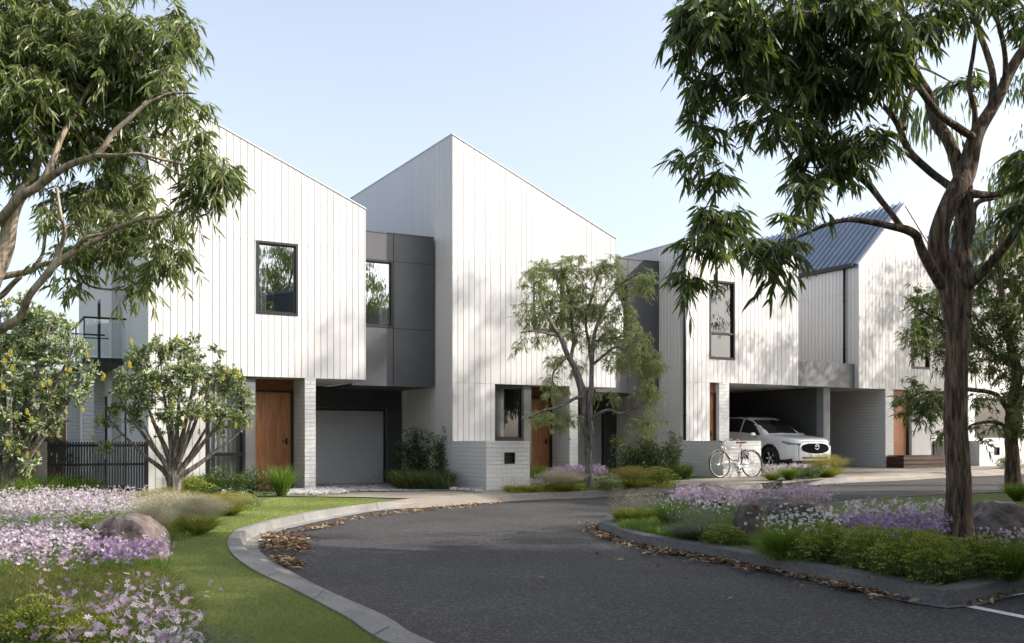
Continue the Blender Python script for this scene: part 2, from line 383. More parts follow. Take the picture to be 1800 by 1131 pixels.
# extend towards and behind the camera
OUT = [(4.6, -4.5), (1.7, .9), (.45, 3.2)] + OUT; INN = [(5.0, -4.1), (2.1, 1.2), (.85, 3.45)] + INN
farO = [gnd(885, 868.5, 0), gnd(945, 866, 0), gnd(1020, 863, 0), gnd(1098, 857, 0), gnd(1160, 855, 0), gnd(1191, 855, 0)]
farI = [gnd(885, 883, RD), gnd(940, 880, RD), gnd(1020, 877, RD), gnd(1082, 874, RD), gnd(1149, 870, RD), gnd(1188, 866, RD)]
OUTs = smooth_line(OUT, 5); INNs = smooth_line(INN, 5)
FO = smooth_line(farO, 3); FI = smooth_line(farI, 3)
drv = [gnd(1240, 862.5, RD), gnd(1300, 861, RD), gnd(1360, 858.5, RD)]
h3O = [gnd(1375, 849, 0), gnd(1395, 846, 0), gnd(1440, 842.5, 0), gnd(1480, 839.5, 0), gnd(1500, 837.5, 0)]
h3I = [gnd(1369, 858, RD), gnd(1400, 856, RD), gnd(1440, 853, RD), gnd(1475, 851, RD), gnd(1497, 849.5, RD)]
road_far = [gnd(1560, 847.6, RD), gnd(1662, 841, RD), gnd(1772, 836, RD), gnd(1800, 834, RD)]
ex = np.array(road_far[-1]) - np.array(road_far[0]); ex /= np.linalg.norm(ex)
road_far.append(tuple(np.array(road_far[-1]) + ex * 30))

base = MB()
ring = [(-900, -900), (900, -900), (900, 1500), (-900, 1500)]
gp = [(x_, y_) for x_ in (-900, -60, -20, -5, 0, 3, 6, 9, 12, 16, 20, 26, 34, 44, 60, 120, 900) for y_ in (-900, -60, -20, 0, 6, 12, 17, 22, 27, 32, 40, 55, 80, 150, 400, 1500)]
ny_ = 16
base.add([(a, b, float(g(a, b)) - .22) for a, b in gp], [(i * ny_ + j, (i + 1) * ny_ + j, (i + 1) * ny_ + j + 1, i * ny_ + j + 1) for i in range(16) for j in range(15)], 0, True)
base.build('ground', M['soil'])['kind'] = 'structure'
poly_sheet('road', [(-6, -8), (45, -8), (45, 46), (13, 30), (6, 25), (-1, 21), (-6, 17)], RD, M['asphalt'], step=1.0)
# verge: everything on the house side of the kerb
rA = [OUTs[-1], gnd(725, 877), gnd(790, 873), gnd(845, 870), FO[0]]
rB = [FO[-1], gnd(1240, 852), gnd(1300, 850.5), gnd(1345, 849.5), h3O[0]]
rC = [h3O[-1]] + [tuple(np.array(p) + np.array((-.35, .5))) for p in road_far]
verge = OUTs + rA[1:-1] + FO + rB[1:-1] + h3O + rC[1:] + [(40, 70), (-40, 70), (-40, -6)]
poly_sheet('verge', verge, -.012, M['lawn'], step=1.1, side=.12)
def strip(name, A, B, mat, prof, hA, hB):
    """kerb swept between two matched lines; prof = [(t, height 0..1)]"""
    A = np.array(A); B = np.array(B); n = len(A); mb = MB(); vs = []
    for i in range(n):
        for t, h in prof:
            p = A[i] * (1 - t) + B[i] * t; vs.append((p[0], p[1], float(g(*p)) + hB + (hA - hB) * h + .003))
    k = len(prof)
    mb.add(vs, [(i * k + j, (i + 1) * k + j, (i + 1) * k + j + 1, i * k + j + 1) for i in range(n - 1) for j in range(k - 1)], 0, False)
    return mb
def resample(L, n):
    L = np.array(L); d = np.concatenate([[0], np.cumsum(np.linalg.norm(np.diff(L, axis=0), axis=1))]); t = np.linspace(0, d[-1], n)
    return np.stack([np.interp(t, d, L[:, 0]), np.interp(t, d, L[:, 1])], 1)
PK = [(-.02, -.3), (0, 1.0), (.34, 1.02), (.40, .97), (.46, .30), (.52, .16), (1, .04)]
AL, BL, KF = [], [], []
def seg(A_, B_, n, k):
    A_ = resample(A_, n); B_ = resample(B_, n); s0 = 1 if AL else 0
    AL.extend(A_[s0:]); BL.extend(B_[s0:]); KF.extend([k] * (n - s0))
seg(OUTs, INNs, 90, 1.0); seg(rA, [INNs[-1], gnd(745, 893.5, RD), gnd(800, 889, RD), gnd(845, 885.5, RD), FI[0]], 18, 0.0); seg(FO, FI, 30, 1.0)
seg(rB, [FI[-1], gnd(1240, 863, RD), gnd(1300, 861.5, RD), gnd(1340, 860, RD), h3I[0]], 20, 0.0); seg(h3O, h3I, 16, 1.0); seg(rC, [h3I[-1]] + road_far, 24, 0.0)
AL = np.array(AL); BL = np.array(BL); KF = np.array(KF); KF = np.convolve(np.pad(KF, 2, 'edge'), [.15, .2, .3, .2, .15], 'valid')
kb = MB(); vs_ = []
for a_, b_, k_ in zip(AL, BL, KF):
    for t_, h_ in PK:
        hr = 1.02 - .98 * max(0, t_); hh_ = h_ * k_ + hr * (1 - k_) if t_ >= 0 else (h_ if k_ > .5 else 1.03)
        p_ = a_ * (1 - t_) + b_ * t_; vs_.append((p_[0], p_[1], float(g(*p_)) + RD * (1 - hh_) + .003))
np_ = len(PK)
for i in range(len(AL) - 1):
    q_ = [vs_[(i + d) * np_ + j_] for d in (0, 1) for j_ in range(np_)]
    kb.add(q_, [(j_, np_ + j_, np_ + j_ + 1, j_ + 1) for j_ in range(np_ - 1)], 0 if (KF[i] + KF[i + 1]) / 2 > .5 else 1)
# joints between kerb lengths
o = kb.build('kerb', [M['kerb'], M['path']]); o['kind'] = 'structure'
j = MB(); L = np.array(OUTs); Q = np.array(INNs); acc = 0
for i in range(1, len(L)):
    acc += np.linalg.norm(L[i] - L[i - 1])
    if acc > 1.15:
        acc = 0; a = L[i]; b = Q[i]; t = (L[i] - L[i - 1]); t = t / np.linalg.norm(t) * .006
        for (u0, h0), (u1, h1) in zip(PK[1:-1], PK[2:]):
            p = a * (1 - u0) + b * u0; q = a * (1 - u1) + b * u1
            z0 = RD + (-RD) * h0 + .006; z1 = RD + (-RD) * h1 + .006
            z0 += float(g(*p)); z1 += float(g(*q))
            j.add([(*(p - t), z0), (*(p + t), z0), (*(q + t), z1), (*(q - t), z1)], [(0, 1, 2, 3)])
j.build('kerb_joints', M['charcoal_dark'])['kind'] = 'structure'
# footpath and driveway aprons (exposed aggregate), ramping down to the road where cars cross
def sheet_px(name, px, off, mat, step=.7):
    return poly_sheet(name, [gnd(*p, 0) if len(p) == 2 else gnd(*p) for p in px], off, mat, step=step)
poly_sheet('footpath', [gnd(468, 872), gnd(560, 873.5), gnd(640, 874.5), gnd(691, 876)] + rA[1:-1] + FO + rB[1:-1] + [tuple(SV(8.2, -2.6)), tuple(SV(8.0, -1.9)), tuple(SV(1.2, -2.0)), tuple(SV(-.2, -1.8)), tuple(SV(-3.2, -.9))], .004, M['path'])
poly_sheet('driveway', [tuple(SV(-3.05, -.75)), tuple(SV(-.1, -1.5)), tuple(SV(-.02, 2.77)), tuple(SV(-3.05, 2.77))], .008, M['cobble'])
poly_sheet('driveway', [tuple(SV(3.25, .2)), tuple(SV(6.2, .2)), tuple(SV(6.2, 2.77)), tuple(SV(3.25, 2.77))], .008, M['path'])
poly_sheet('driveway', [tuple(SV(7.4, -2.2)), tuple(SV(30, -2.6)), tuple(SV(30, 6)), tuple(SV(7.4, 6))], .008, M['path'], step=1.0)
apron = rC[:] + [tuple(SV(30, -2.5)), tuple(SV(7.6, -2.1)), gnd(1375, 850)]
poly_sheet('driveway_apron', apron, .0, M['path'], step=1.0)

# traffic island on the right
isl_px = [(1067, 921), (1110, 936), (1178, 949), (1284, 967), (1400, 988), (1511, 1009), (1600, 1027), (1655, 1036), (1700, 1033), (1800, 1010)]
isl_in = [(1058, 934), (1104, 950), (1178, 963), (1284, 982), (1400, 1004), (1511, 1027), (1600, 1044), (1655, 1053), (1712, 1050), (1800, 1024)]
isl_back = [(1800, 863.5), (1706, 866), (1662, 868), (1560, 873), (1451, 885), (1350, 890), (1230, 893), (1130, 896), (1080, 903), (1062, 911)]
IO = [gnd(*p, 0) for p in isl_px]; II = [gnd(*p, RD) for p in isl_in]
dr = np.array(IO[-1]) - np.array(IO[-2]); dr /= np.linalg.norm(dr)
IB = [gnd(*p, 0) for p in isl_back]; db = np.array(IB[0]) - np.array(IB[1]); db /= np.linalg.norm(db)
IO.append(tuple(np.array(IO[-1]) + dr * 8)); II.append(tuple(np.array(II[-1]) + dr * 8))
Bo = [tuple(np.array(IB[0]) + db * 12)] + IB
loopO = smooth_line(IO, 5); loopB = smooth_line(Bo, 4)
bo = resample(smooth_line(Bo + [gnd(1057, 917, 0)] + IO, 5), 190)
tt = np.gradient(bo, axis=0); tt /= np.linalg.norm(tt, axis=1)[:, None]; nn = np.stack([-tt[:, 1], tt[:, 0]], 1)
if np.dot(nn[20], np.array((5.5, 13.0)) - bo[20]) > 0: nn = -nn
poly_sheet('traffic_island', [tuple(p) for p in (bo - nn * .10)], -.012, M['lawn'], step=.8, side=.12)
strip('kerb', bo - nn * .15, bo + nn * .07, M['kerb_shaded'], [(-.1, -.2), (0, .98), (.03, 1.02), (.6, 1.0), (.70, .93), (.86, .10), (1, .03)], 0, RD).build('kerb', M['kerb_shaded'])['kind'] = 'structure'
# painted parking lines
def line(pa, pb, wd):
    a = np.array(gnd(*pa, RD)); b = np.array(gnd(*pb, RD)); t = (b - a) / np.linalg.norm(b - a); n = np.array((-t[1], t[0])) * wd / 2
    if wd > .07: b = b + t * 2.0
    return [tuple(a - n), tuple(b - n), tuple(b + n), tuple(a + n)]
poly_sheet('road_marking', line((1664, 1059), (1800, 1086), .09), RD + .005, M['paint_white'], step=1)
poly_sheet('road_marking', line((1690, 1063), (1800, 1045), .05), RD + .009, M['paint_white'], step=1)

# ================================================================ HOUSES (local x along the facades, y into the depth)
def house_at(name, s0, z0, label, cat='house', group='row of white townhouses'):
    p = SV(s0, 0); return empty(name, (p[0], p[1], z0), TH, label, cat, group)
PITCH = .135; SEAMS = (2.28, 4.96)
def cells(a0, a1, zb, ztop, holes, pitch, gw, seams, sg=.007):
    cuts = set([a0, a1])
    if pitch:
        k = a0 + pitch
        while k < a1 - .02: cuts.add(round(k, 4)); k += pitch
    groove = set(cuts) - {a0, a1}
    for h in holes:
        for e in (h[0], h[1]):
            if a0 < e < a1: cuts.add(e)
    cuts = sorted(cuts); out = []
    for l, r_ in zip(cuts, cuts[1:]):
        L_ = l + (gw / 2 if l in groove else 0); R_ = r_ - (gw / 2 if r_ in groove else 0)
        if R_ - L_ < .004: continue
        mid = (l + r_) / 2; iv = [(zb, None)]
        hs = sorted([(h[2], h[3]) for h in holes if h[0] - 1e-6 < mid < h[1] + 1e-6])
        segs = []; z = zb
        for a, b in hs:
            if a > z: segs.append((z, a))
            z = max(z, b)
        segs.append((z, None))
        for a, b in segs:
            top = b if b is not None else None
            cur = a; lim = min(ztop(L_), ztop(R_)) if top is None else top
            if a >= lim - .002: continue
            for s_ in sorted(seams):
                if cur < s_ < lim - .02 and s_ - cur > .02: out.append((L_, R_, cur, cur, s_ - sg / 2, s_ - sg / 2)); cur = s_ + sg / 2
            if top is None: out.append((L_, R_, cur, cur, ztop(L_), ztop(R_)))
            else: out.append((L_, R_, cur, cur, top, top))
    return out
def wallmap(kind, c):
    if kind == 'front': return lambda a, z, d: (a, c + d, z)
    if kind == 'left': return lambda a, z, d: (c + d, a, z)
    if kind == 'right': return lambda a, z, d: (c - d, a, z)
    if kind == 'back': return lambda a, z, d: (a, c - d, z)
def siding(mb, kind, c, a0, a1, zb, ztop, holes=(), pitch=PITCH, gw=.012, seams=SEAMS, dep=.012, groove_mi=1):
    zt = ztop if callable(ztop) else (lambda a: ztop)
    f = wallmap(kind, c)
    flip = kind in ('left', 'back')
    def quad(l, r_, zl, zr, tl, tr, d):
        q = [f(l, zl, d), f(r_, zr, d), f(r_, tr, d), f(l, tl, d)]
        mb.add(q, [(3, 2, 1, 0) if flip else (0, 1, 2, 3)])
    for l, r_, zl, zr, tl, tr in cells(a0, a1, zb, zt, holes, pitch, gw, seams):
        quad(l, r_, zl, zr, tl, tr, 0)
        if pitch:   # returns of the groove
            for e in (l, r_): mb.add([f(e, zl, 0), f(e, zl, dep), f(e, tl if e == l else tr, dep), f(e, tl if e == l else tr, 0)], [(0, 1, 2, 3)])
    if pitch:
        for l, r_, zl, zr, tl, tr in cells(a0, a1, zb, zt, holes, 0, 0, ()):
            k0 = len(mb.m); quad(l, r_, zl, zr, tl, tr, dep)
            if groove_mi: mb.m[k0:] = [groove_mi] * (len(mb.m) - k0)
def plain(mb, kind, c, a0, a1, zb, ztop, holes=()):
    siding(mb, kind, c, a0, a1, zb, ztop, holes, pitch=0, gw=0, seams=(), groove_mi=0)

def window(parent, x0, x1, z0, z1, y, fr=.045, transom=None, curtain=None, depth=.09, pale=False, name='window', axis='front', glass='glass'):
    """frame with a pane and optional curtain set in a shallow dark room; y = outer face"""
    m = MB(); p = .03
    m.box(x0, x1, y - .012, y + depth, z0, z0 + fr); m.box(x0, x1, y - .012, y + depth, z1 - fr, z1)
    m.box(x0, x0 + fr, y - .012, y + depth, z0 + fr, z1 - fr); m.box(x1 - fr, x1, y - .012, y + depth, z0 + fr, z1 - fr)
    i = fr * .55
    a0, a1, b0, b1 = x0 + fr, x1 - fr, z0 + fr, z1 - fr
    m.box(a0, a1, y + .03, y + depth - .004, b0, b0 + i); m.box(a0, a1, y + .03, y + depth - .004, b1 - i, b1)
    m.box(a0, a0 + i, y + .03, y + depth - .004, b0 + i, b1 - i); m.box(a1 - i, a1, y + .03, y + depth - .004, b0 + i, b1 - i)
    if transom: m.box(x0 + fr, x1 - fr, y + .002, y + depth - .008, transom - fr * .6, transom + fr * .6)
    fo = m.build(name, M['frame'], parent)
    g_ = MB(); g_.add([(a0, y + .06, b0), (a1, y + .06, b0), (a1, y + .06, b1), (a0, y + .06, b1)], [(0, 1, 2, 3)]); g_.build('pane', M[glass], fo)
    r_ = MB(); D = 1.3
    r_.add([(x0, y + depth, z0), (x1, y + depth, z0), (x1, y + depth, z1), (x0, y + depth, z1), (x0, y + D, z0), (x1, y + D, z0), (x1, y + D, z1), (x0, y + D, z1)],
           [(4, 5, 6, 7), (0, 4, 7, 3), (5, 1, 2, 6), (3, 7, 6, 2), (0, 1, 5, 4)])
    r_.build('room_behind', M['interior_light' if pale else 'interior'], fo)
    if curtain:
        c0, c1 = curtain; cm = MB(); n = max(10, int((c1 - c0) / .018)); vs = []
        for k in range(n + 1):
            x = c0 + (c1 - c0) * k / n; yy = y + .20 + .035 * math.sin(k * 1.15) + .012 * math.sin(k * .37 + 1)
            vs += [(x, yy, b0), (x, yy, b1)]
        cm.add(vs, [(2 * k, 2 * k + 2, 2 * k + 3, 2 * k + 1) for k in range(n)], 0, True); cm.build('curtain', M['curtain'], fo)
    return fo
def door(parent, x0, x1, z0, z1, y, ztr, boards=1):
    m = MB(); fw = .05
    m.box(x0, x0 + .02, y, y + .1, z0, z1); m.box(x1 - fw, x1, y - .02, y + .1, z0, z1); m.box(x0 + .02, x1 - fw, y - .01, y + .1, z1 - .04, z1)
    d = MB(); n = 5; wdt = (x1 - fw - x0 - .02) / n
    for k in range(n):
        d.box(x0 + .02 + k * wdt + .0015, x0 + .02 + (k + 1) * wdt - .0015, y + .03, y + .07, z0 + .01, z1 - .045)
    d.box(x0 + .02, x1 - fw, y + .045, y + .065, z0 + .01, z1 - .045)
    do = d.build('door', M['timber'], parent); m.build('door_frame', M['frame'], do)
    h = MB(); hx = x1 - fw - .09; h.tube([(hx, y + .03, z0 + .98), (hx, y - .03, z0 + .98), (hx, y - .03, z0 + .98 + .02), (hx - .10, y - .035, z0 + 1.0)], .010, 6); h.box(hx - .02, hx + .02, y + .02, y + .032, z0 + .93, z0 + 1.06); h.build('door_handle', M['metal_black'], do)
    t = MB(); zz = z1
    while zz < ztr - .02:
        t.box(x0, x1, y + .005, y + .05, zz + .004, min(zz + .085, ztr)); zz += .089
    t.box(x0, x1, y + .02, y + .045, z1, ztr); t.build('transom_boards', M['timber_h'], parent)
def shutter(parent, x0, x1, z0, z1, y):
    m = MB(); n = int((z1 - z0) / .06); vs = []; hh = (z1 - z0) / n
    for k in range(n):
        z = z0 + k * hh
        for zz, d in ((0, 0), (.15, -.012), (.75, -.012), (.93, 0.0)): vs += [(x0, y + d, z + zz * hh), (x1, y + d, z + zz * hh)]
    vs += [(x0, y, z1), (x1, y, z1)]
    vs = [(a_, b_ if b_ > y - .001 else y - .006, c_) for a_, b_, c_ in vs]; m.add(vs, [(2 * i, 2 * i + 1, 2 * i + 3, 2 * i + 2) for i in range(len(vs) // 2 - 1)])
    o = m.build('garage_door', M['shutter'], parent)
    f = MB(); f.box(x0 - .06, x0, y - .05, y + .05, z0, z1 + .06); f.box(x1, x1 + .06, y - .05, y + .05, z0, z1 + .06); f.box(x0, x1, y - .05, y + .05, z1, z1 + .06)
    f.build('garage_door_frame', M['frame'], o); return o

def slab(mb, x0, x1, y0, y1, z0, z1, **k): mb.box(x0, x1, y0, y1, z0, z1, **k)
W_ = 4.31; DEP = 9.0; WB = 2.28
def townhouse_a(name, s0, label, low_wall, side_tail, win_bottom, left_vis=True):
    h = house_at(name, s0, 0.0, label)
    top = lambda x: 7.70 - (7.70 - 5.85) * max(0, min(x, W_)) / W_
    m = MB()
    up = (2.03, 2.87, 3.52, 4.97)
    # front: full height to the left of the recess, upper storey over it
    siding(m, 'front', 0, 0, 1.05, -.15, top, [])
    siding(m, 'front', 0, 1.05, W_, WB, top, [up])
    siding(m, 'left', 0, 0, 2.9 if side_tail else DEP, -.15, 7.70)
    plain(m, 'right', W_, 0, DEP, WB, 5.85); plain(m, 'back', DEP, 0, W_, -.1, top)
    # reveal at the recess edge
    m.add([(1.05, 0, -.1), (1.05, .08, -.1), (1.05, .08, WB), (1.05, 0, WB)], [(0, 1, 2, 3)])
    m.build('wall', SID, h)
    r_ = MB(); r_.add([(.012, .012, 7.68), (W_ - .012, .012, 5.83), (W_ - .012, DEP, 5.83), (.012, DEP, 7.68)], [(0, 1, 2, 3)])
    r_.box(.0, W_, -.004, .03, 0, 0) if False else None
    r_.build('roof', M['roof_metal'], h)
    cp = MB(); cp.add([(-.012, -.015, 7.715), (W_ + .012, -.015, 5.855), (W_ + .012, .05, 5.855), (-.012, .05, 7.715), (-.012, -.015, 7.69), (W_ + .012, -.015, 5.83), (W_ + .012, .05, 5.83), (-.012, .05, 7.69)],
                      [(0, 1, 2, 3), (4, 7, 6, 5), (0, 4, 5, 1), (3, 2, 6, 7), (0, 3, 7, 4), (1, 5, 6, 2)])
    cp.box(-.013, .05, .05, DEP, 7.69, 7.715); cp.build('parapet_capping', SID, h)
    s = MB(); s.add([(1.05, 0.002, WB), (W_, 0.002, WB), (W_, 2.775, WB), (1.05, 2.775, WB)], [(0, 3, 2, 1)]); s.build('soffit', M['soffit'], h)
    window(h, *up, -.0, curtain=(2.09, 2.27), depth=.10)
    # recessed entry
    gp_ = MB(); gp_.box(1.84, 2.04, .10, .8, -.1, WB - .004); gp_.build('entry_panel', M['concrete_grey'], h)
    w0 = window(h, 1.05, 1.84, win_bottom, WB - .004, .10, fr=.06, transom=(.74 if not low_wall else None), curtain=(1.10, 1.45) if low_wall else (1.12, 1.80), depth=.09, glass='glass_soft')
    if win_bottom > .02:
        b = MB(); b.box(1.05, 1.84, .10, .2, -.1, win_bottom - .002); b.build('window_plinth', M['brick'], h)
    door(h, 2.04, 3.01, 0.0, 2.06, .8, WB - .004)
    bw = MB(); bw.box(3.012, 3.238, 0.0, 2.772, -.1, WB - .003); bw.build('brick_wall', M['brick'], h)
    # garage under the bridge to the next house
    gb = MB(); plain(gb, 'front', 2.775, 3.238, 6.25, -.1, WB - .002, [(3.40, 5.87, -.1, 1.78)]); gb.build('garage_wall', M['charcoal_dark'], h)
    shutter(h, 3.46, 5.81, 0.0, 1.72, 2.86)
    k = MB(); BX0, BX1, BZ0, BZ1 = W_ + .002, 6.248, 2.215, 5.57
    hole = (4.40, 5.27, 3.50, 4.98)
    xs = [BX0, 5.28, BX1]; zs = [BZ0, 3.49, 4.97, BZ1]
    for a, b in zip(xs, xs[1:]):
        for c, d in zip(zs, zs[1:]):
            plain(k, 'front', .872, a + (.007 if a > BX0 else 0), b - (.007 if b < BX1 else 0), c + (.007 if c > BZ0 else 0), d - (.007 if d < BZ1 else 0), [hole])
    n0 = len(k.m); plain(k, 'front', .884, BX0, BX1, BZ0 + .002, BZ1 - .002, [hole]); k.m[n0:] = [1] * (len(k.m) - n0)
    k.add([(BX0, .872, BZ0), (BX1, .872, BZ0), (BX1, 2.775, BZ0), (BX0, 2.775, BZ0)], [(0, 3, 2, 1)])
    k.add([(BX0, .872, BZ1), (BX1, .872, BZ1), (BX1, DEP, BZ1), (BX0, DEP, BZ1)], [(0, 1, 2, 3)])
    k.build('bridge_box', [M['charcoal'], M['metal_black']], h)
    window(h, *hole, .872, depth=.08, curtain=(5.02, 5.2))
    fl = MB(); fl.box(BX0, BX1, .86, .90, BZ1 + .002, BZ1 + .03); fl.build('flashing', M['charcoal'], h)
    sc = MB(); sc.add([(W_, 0.9, WB - .03), (6.25, .9, WB - .03), (6.25, 2.775, WB - .03), (W_, 2.775, WB - .03)], [(0, 3, 2, 1)]); sc.build('garage_soffit', M['soffit'], h)
    return h
H1 = townhouse_a('townhouse', -6.30, 'white townhouse with sloping parapet and the black slatted fence at its left', False, True, .10)
H2 = townhouse_a('townhouse', 0.0, 'tall white townhouse with the sharp roof peak behind the slender street tree', True, False, 1.01)

def low_wall(h, x0, x1, y0, zt, box):
    """brick letterbox wall in front of a house: a thing of its own"""
    p = SV(h[0], 0); o = empty('garden_wall', (p[0], p[1], h[1]), TH, h[2], 'garden wall', 'white brick letterbox walls')
    m = MB(); zb = -.2
    bx0, bx1, bz0, bz1 = box
    # ring of brick round the letterbox opening
    m.box(x0, bx0, y0, -.003, zb, zt); m.box(bx1, x1, y0, y0 + .24, zb, zt)
    m.box(bx0, bx1, y0, y0 + .24, zb, bz0); m.box(bx0, bx1, y0, y0 + .24, bz1, zt); m.box(bx0, x1, y0 + .24, -.003, zb, zt)
    m.build('brickwork', M['brick'], o)
    b = MB(); b.box(bx0, bx1, y0 + .05, y0 + .2, bz0, bz1)
    lb = b.build('letterbox', M['metal_black'], o)
    f = MB(); t = .018
    f.box(bx0, bx1, y0 - .006, y0 + .05, bz0, bz0 + t); f.box(bx0, bx1, y0 - .006, y0 + .05, bz1 - t, bz1)
    f.box(bx0, bx0 + t, y0 - .006, y0 + .05, bz0 + t, bz1 - t); f.box(bx1 - t, bx1, y0 - .006, y0 + .05, bz0 + t, bz1 - t)
    f.box(bx0 + .05, bx1 - .05, y0 + .02, y0 + .048, (bz0 + bz1) / 2 + .02, (bz0 + bz1) / 2 + .035)
    f.build('letterbox_frame', M['frame'], lb)
    return o
low_wall((0, 0, 'low white brick wall with a black letterbox below the ground floor window of the middle house'), -.012, 1.0, -1.653, 1.005, (.40, .65, .535, .77))
low_wall((6.25, .2, 'low white brick wall with a letterbox, behind the leaning bicycle'), -.012, 1.16, -1.6, .81, (.52, .77, .38, .60))

# third house: flat parapet, carport with the parked car
H3 = house_at('townhouse', 6.25, .2, 'white townhouse with a flat parapet and an open carport sheltering the white car')
m = MB(); T3 = 5.75; W3 = 3.95; win3 = (.92, 1.75, 2.88, 4.88)
siding(m, 'front', 0, 0, .92, -.15, T3, [])
siding(m, 'front', 0, .92, W3, 2.29, T3, [win3])
siding(m, 'left', 0, 0, DEP, -.15, T3); plain(m, 'right', W3, 0, DEP, 2.29, T3); plain(m, 'back', DEP, 0, W3, -.1, T3)
m.add([(.92, 0, -.1), (.92, .12, -.1), (.92, .12, 2.29), (.92, 0, 2.29)], [(0, 1, 2, 3)])
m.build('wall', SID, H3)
MB().add([(.01, .01, T3 - .06), (W3, .01, T3 - .06), (W3, DEP, T3 - .06), (.01, DEP, T3 - .06)], [(0, 1, 2, 3)]).build('roof', M['roof_metal'], H3)
cp = MB(); cp.box(-.013, W3 + .012, -.015, .06, T3, T3 + .03); cp.box(-.013, .06, .06, DEP, T3, T3 + .03); cp.build('parapet_capping', M['siding'], H3)
window(H3, *win3, 0.0, transom=3.54, pale=True, depth=.11, glass='glass_soft')
door(H3, .92, 1.235, 0, 2.04, .14, 2.286)
bw = MB(); bw.box(1.237, 1.56, 0.0, 3.0, -.1, 2.286); bw.build('brick_wall', M['brick'], H3)
so_ = MB(); so_.add([(.92, .003, 2.288), (5.28, .003, 2.288), (5.28, 5.6, 2.288), (.92, 5.6, 2.288)], [(0, 3, 2, 1)]); so_.build('soffit', M['soffit'], H3)
cw = MB(); cw.box(1.56, 5.1, 5.6, 5.7, -.1, 2.28); cw.box(1.40, 1.56, 3.0, 5.6, -.1, 2.28); cw.box(5.03, 5.28, .40, 5.6, -.15, 2.28); cw.build('carport_wall', M['charcoal_dark'], H3)
cd = MB(); cd.box(2.3, 3.1, 5.54, 5.6, 0, 2.0); cd.build('carport_door', M['charcoal'], H3)
cc = MB(); cc.box(5.03, 5.28, .15, .40, -.15, 2.27); cc.build('carport_column', M['concrete_grey'], H3)
fb = MB(); fb.box(W3 + .002, 6.215, .15, .5, 2.27, 2.96); fb.box(W3 + .002, 6.215, .5, DEP, 2.29, 2.90); fb.build('carport_fascia', M['concrete_grey'], H3)

def downpipe(name_label, parent, x, y, z0, z1, r=.036, head=False):
    m = MB(); m.tube([(x, y, z0), (x, y, z1)], r, 10)
    for z in np.arange(z0 + .6, z1 - .2, 1.35): m.tube([(x, y, z), (x, y, z + .035)], r * 1.25, 10)
    if head: m.box(x - .09, x + .09, y - .06, y + .05, z1 - .02, z1 + .16)
    return m.build('downpipe', M['metal_black'], parent)
downpipe('', H3, .10, -.045, .82, T3 - .05)

def gable_house(name, s0, z0, W, label, lower):
    h = house_at(name, s0, z0, label); E = 5.74; A = 7.62; hw = W / 2
    top = lambda x: A - (A - E) * abs(x - hw) / hw
    m = MB(); holes = [(2.15, 2.93, 2.90, 4.35)]
    siding(m, 'front', 0, 0, hw, 2.28, top, []); siding(m, 'front', 0, hw, W, 2.28, top, holes)
    siding(m, 'left', 0, 0, DEP, 2.28, E - .05); plain(m, 'right', W, 0, DEP, -.1, E)
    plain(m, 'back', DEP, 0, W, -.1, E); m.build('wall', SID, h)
    window(h, *holes[0], 0.0, depth=.10, pale=False, curtain=(2.2, 2.4), glass='glass_soft')
    r_ = MB()
    for sgn, x0 in ((1, 0), (-1, W)):
        # standing seam sheets
        def P(a, y, lift): x = x0 + sgn * a; return (x, y, E + (A - E) * a / hw + lift)
        r_.add([P(-.08, .0, -.02), P(hw, .0, .03), P(hw, DEP, .03), P(-.08, DEP, -.02)], [(0, 1, 2, 3)])
        y = .12
        while y < DEP:
            r_.add([P(-.08, y, .0), P(hw, y, .03), P(hw, y + .02, .085), P(-.08, y + .02, .055), P(hw, y + .07, .085), P(-.08, y + .07, .055), P(hw, y + .09, .03), P(-.08, y + .09, 0)],
                   [(0, 1, 2, 3), (3, 2, 4, 5), (5, 4, 6, 7)]); y += .235
    r_.build('roof', M['roof_metal'], h)
    b = MB()
    for sgn, x0 in ((1, 0), (-1, W)):
        b.add([(x0 - sgn * .02, -.02, E + .0), (x0 + sgn * hw, -.02, A + .03), (x0 + sgn * hw, .09, A + .03), (x0 - sgn * .02, .09, E),
               (x0 - sgn * .02, -.02, E - .07), (x0 + sgn * hw, -.02, A - .04)], [(0, 1, 2, 3), (4, 5, 1, 0)])
    b.build('barge_capping', SID, h)
    gt = MB(); gt.box(-.14, -.005, .12, DEP, E - .08, E + .03); gt.build('gutter', M['metal_black'], h)
    lower(h); return h
def lower4(h):
    m = MB(); plain(m, 'front', .0, 2.16, 4.4, -.1, 2.285); m.add([(2.16, 0, -.1), (2.16, .12, -.1), (2.16, .12, 2.28), (2.16, 0, 2.28)], [(0, 1, 2, 3)]); m.build('lower_wall', SID, h)
    b = MB(); b.box(1.07, 1.40, 0.0, 3.2, -.15, 2.278); b.build('brick_wall', M['brick'], h)
    door(h, 1.40, 2.16, .30, 2.04, .12, 2.276)
    s = MB(); s.add([(-1.0, .004, 2.281), (4.5, .004, 2.281), (4.5, 3.3, 2.281), (-1.0, 3.3, 2.281)], [(0, 3, 2, 1)]); s.build('soffit', M['soffit'], h)
    k = MB(); k.box(-.9, 1.1, 3.2, 3.3, -.1, 2.275); k.build('carport_wall', M['charcoal_dark'], h)
    downpipe('', h, -.075, .45, 2.77, 5.66)
H4 = gable_house('townhouse', 12.47, .2, 3.72, 'white gabled townhouse with a blue grey metal roof and a timber step at its door', lower4)
def lower5(h):
    m = MB(); plain(m, 'front', .0, 0, 3.72, -.1, 2.285, [(.30, 2.6, .88, 2.1)]); siding(m, 'left', 0, 0, 3, -.1, 2.28); m.build('lower_wall', [M['brick'], M['joint']], h)
    window(h, .30, 2.6, .88, 2.1, .02, depth=.08, glass='glass_soft')
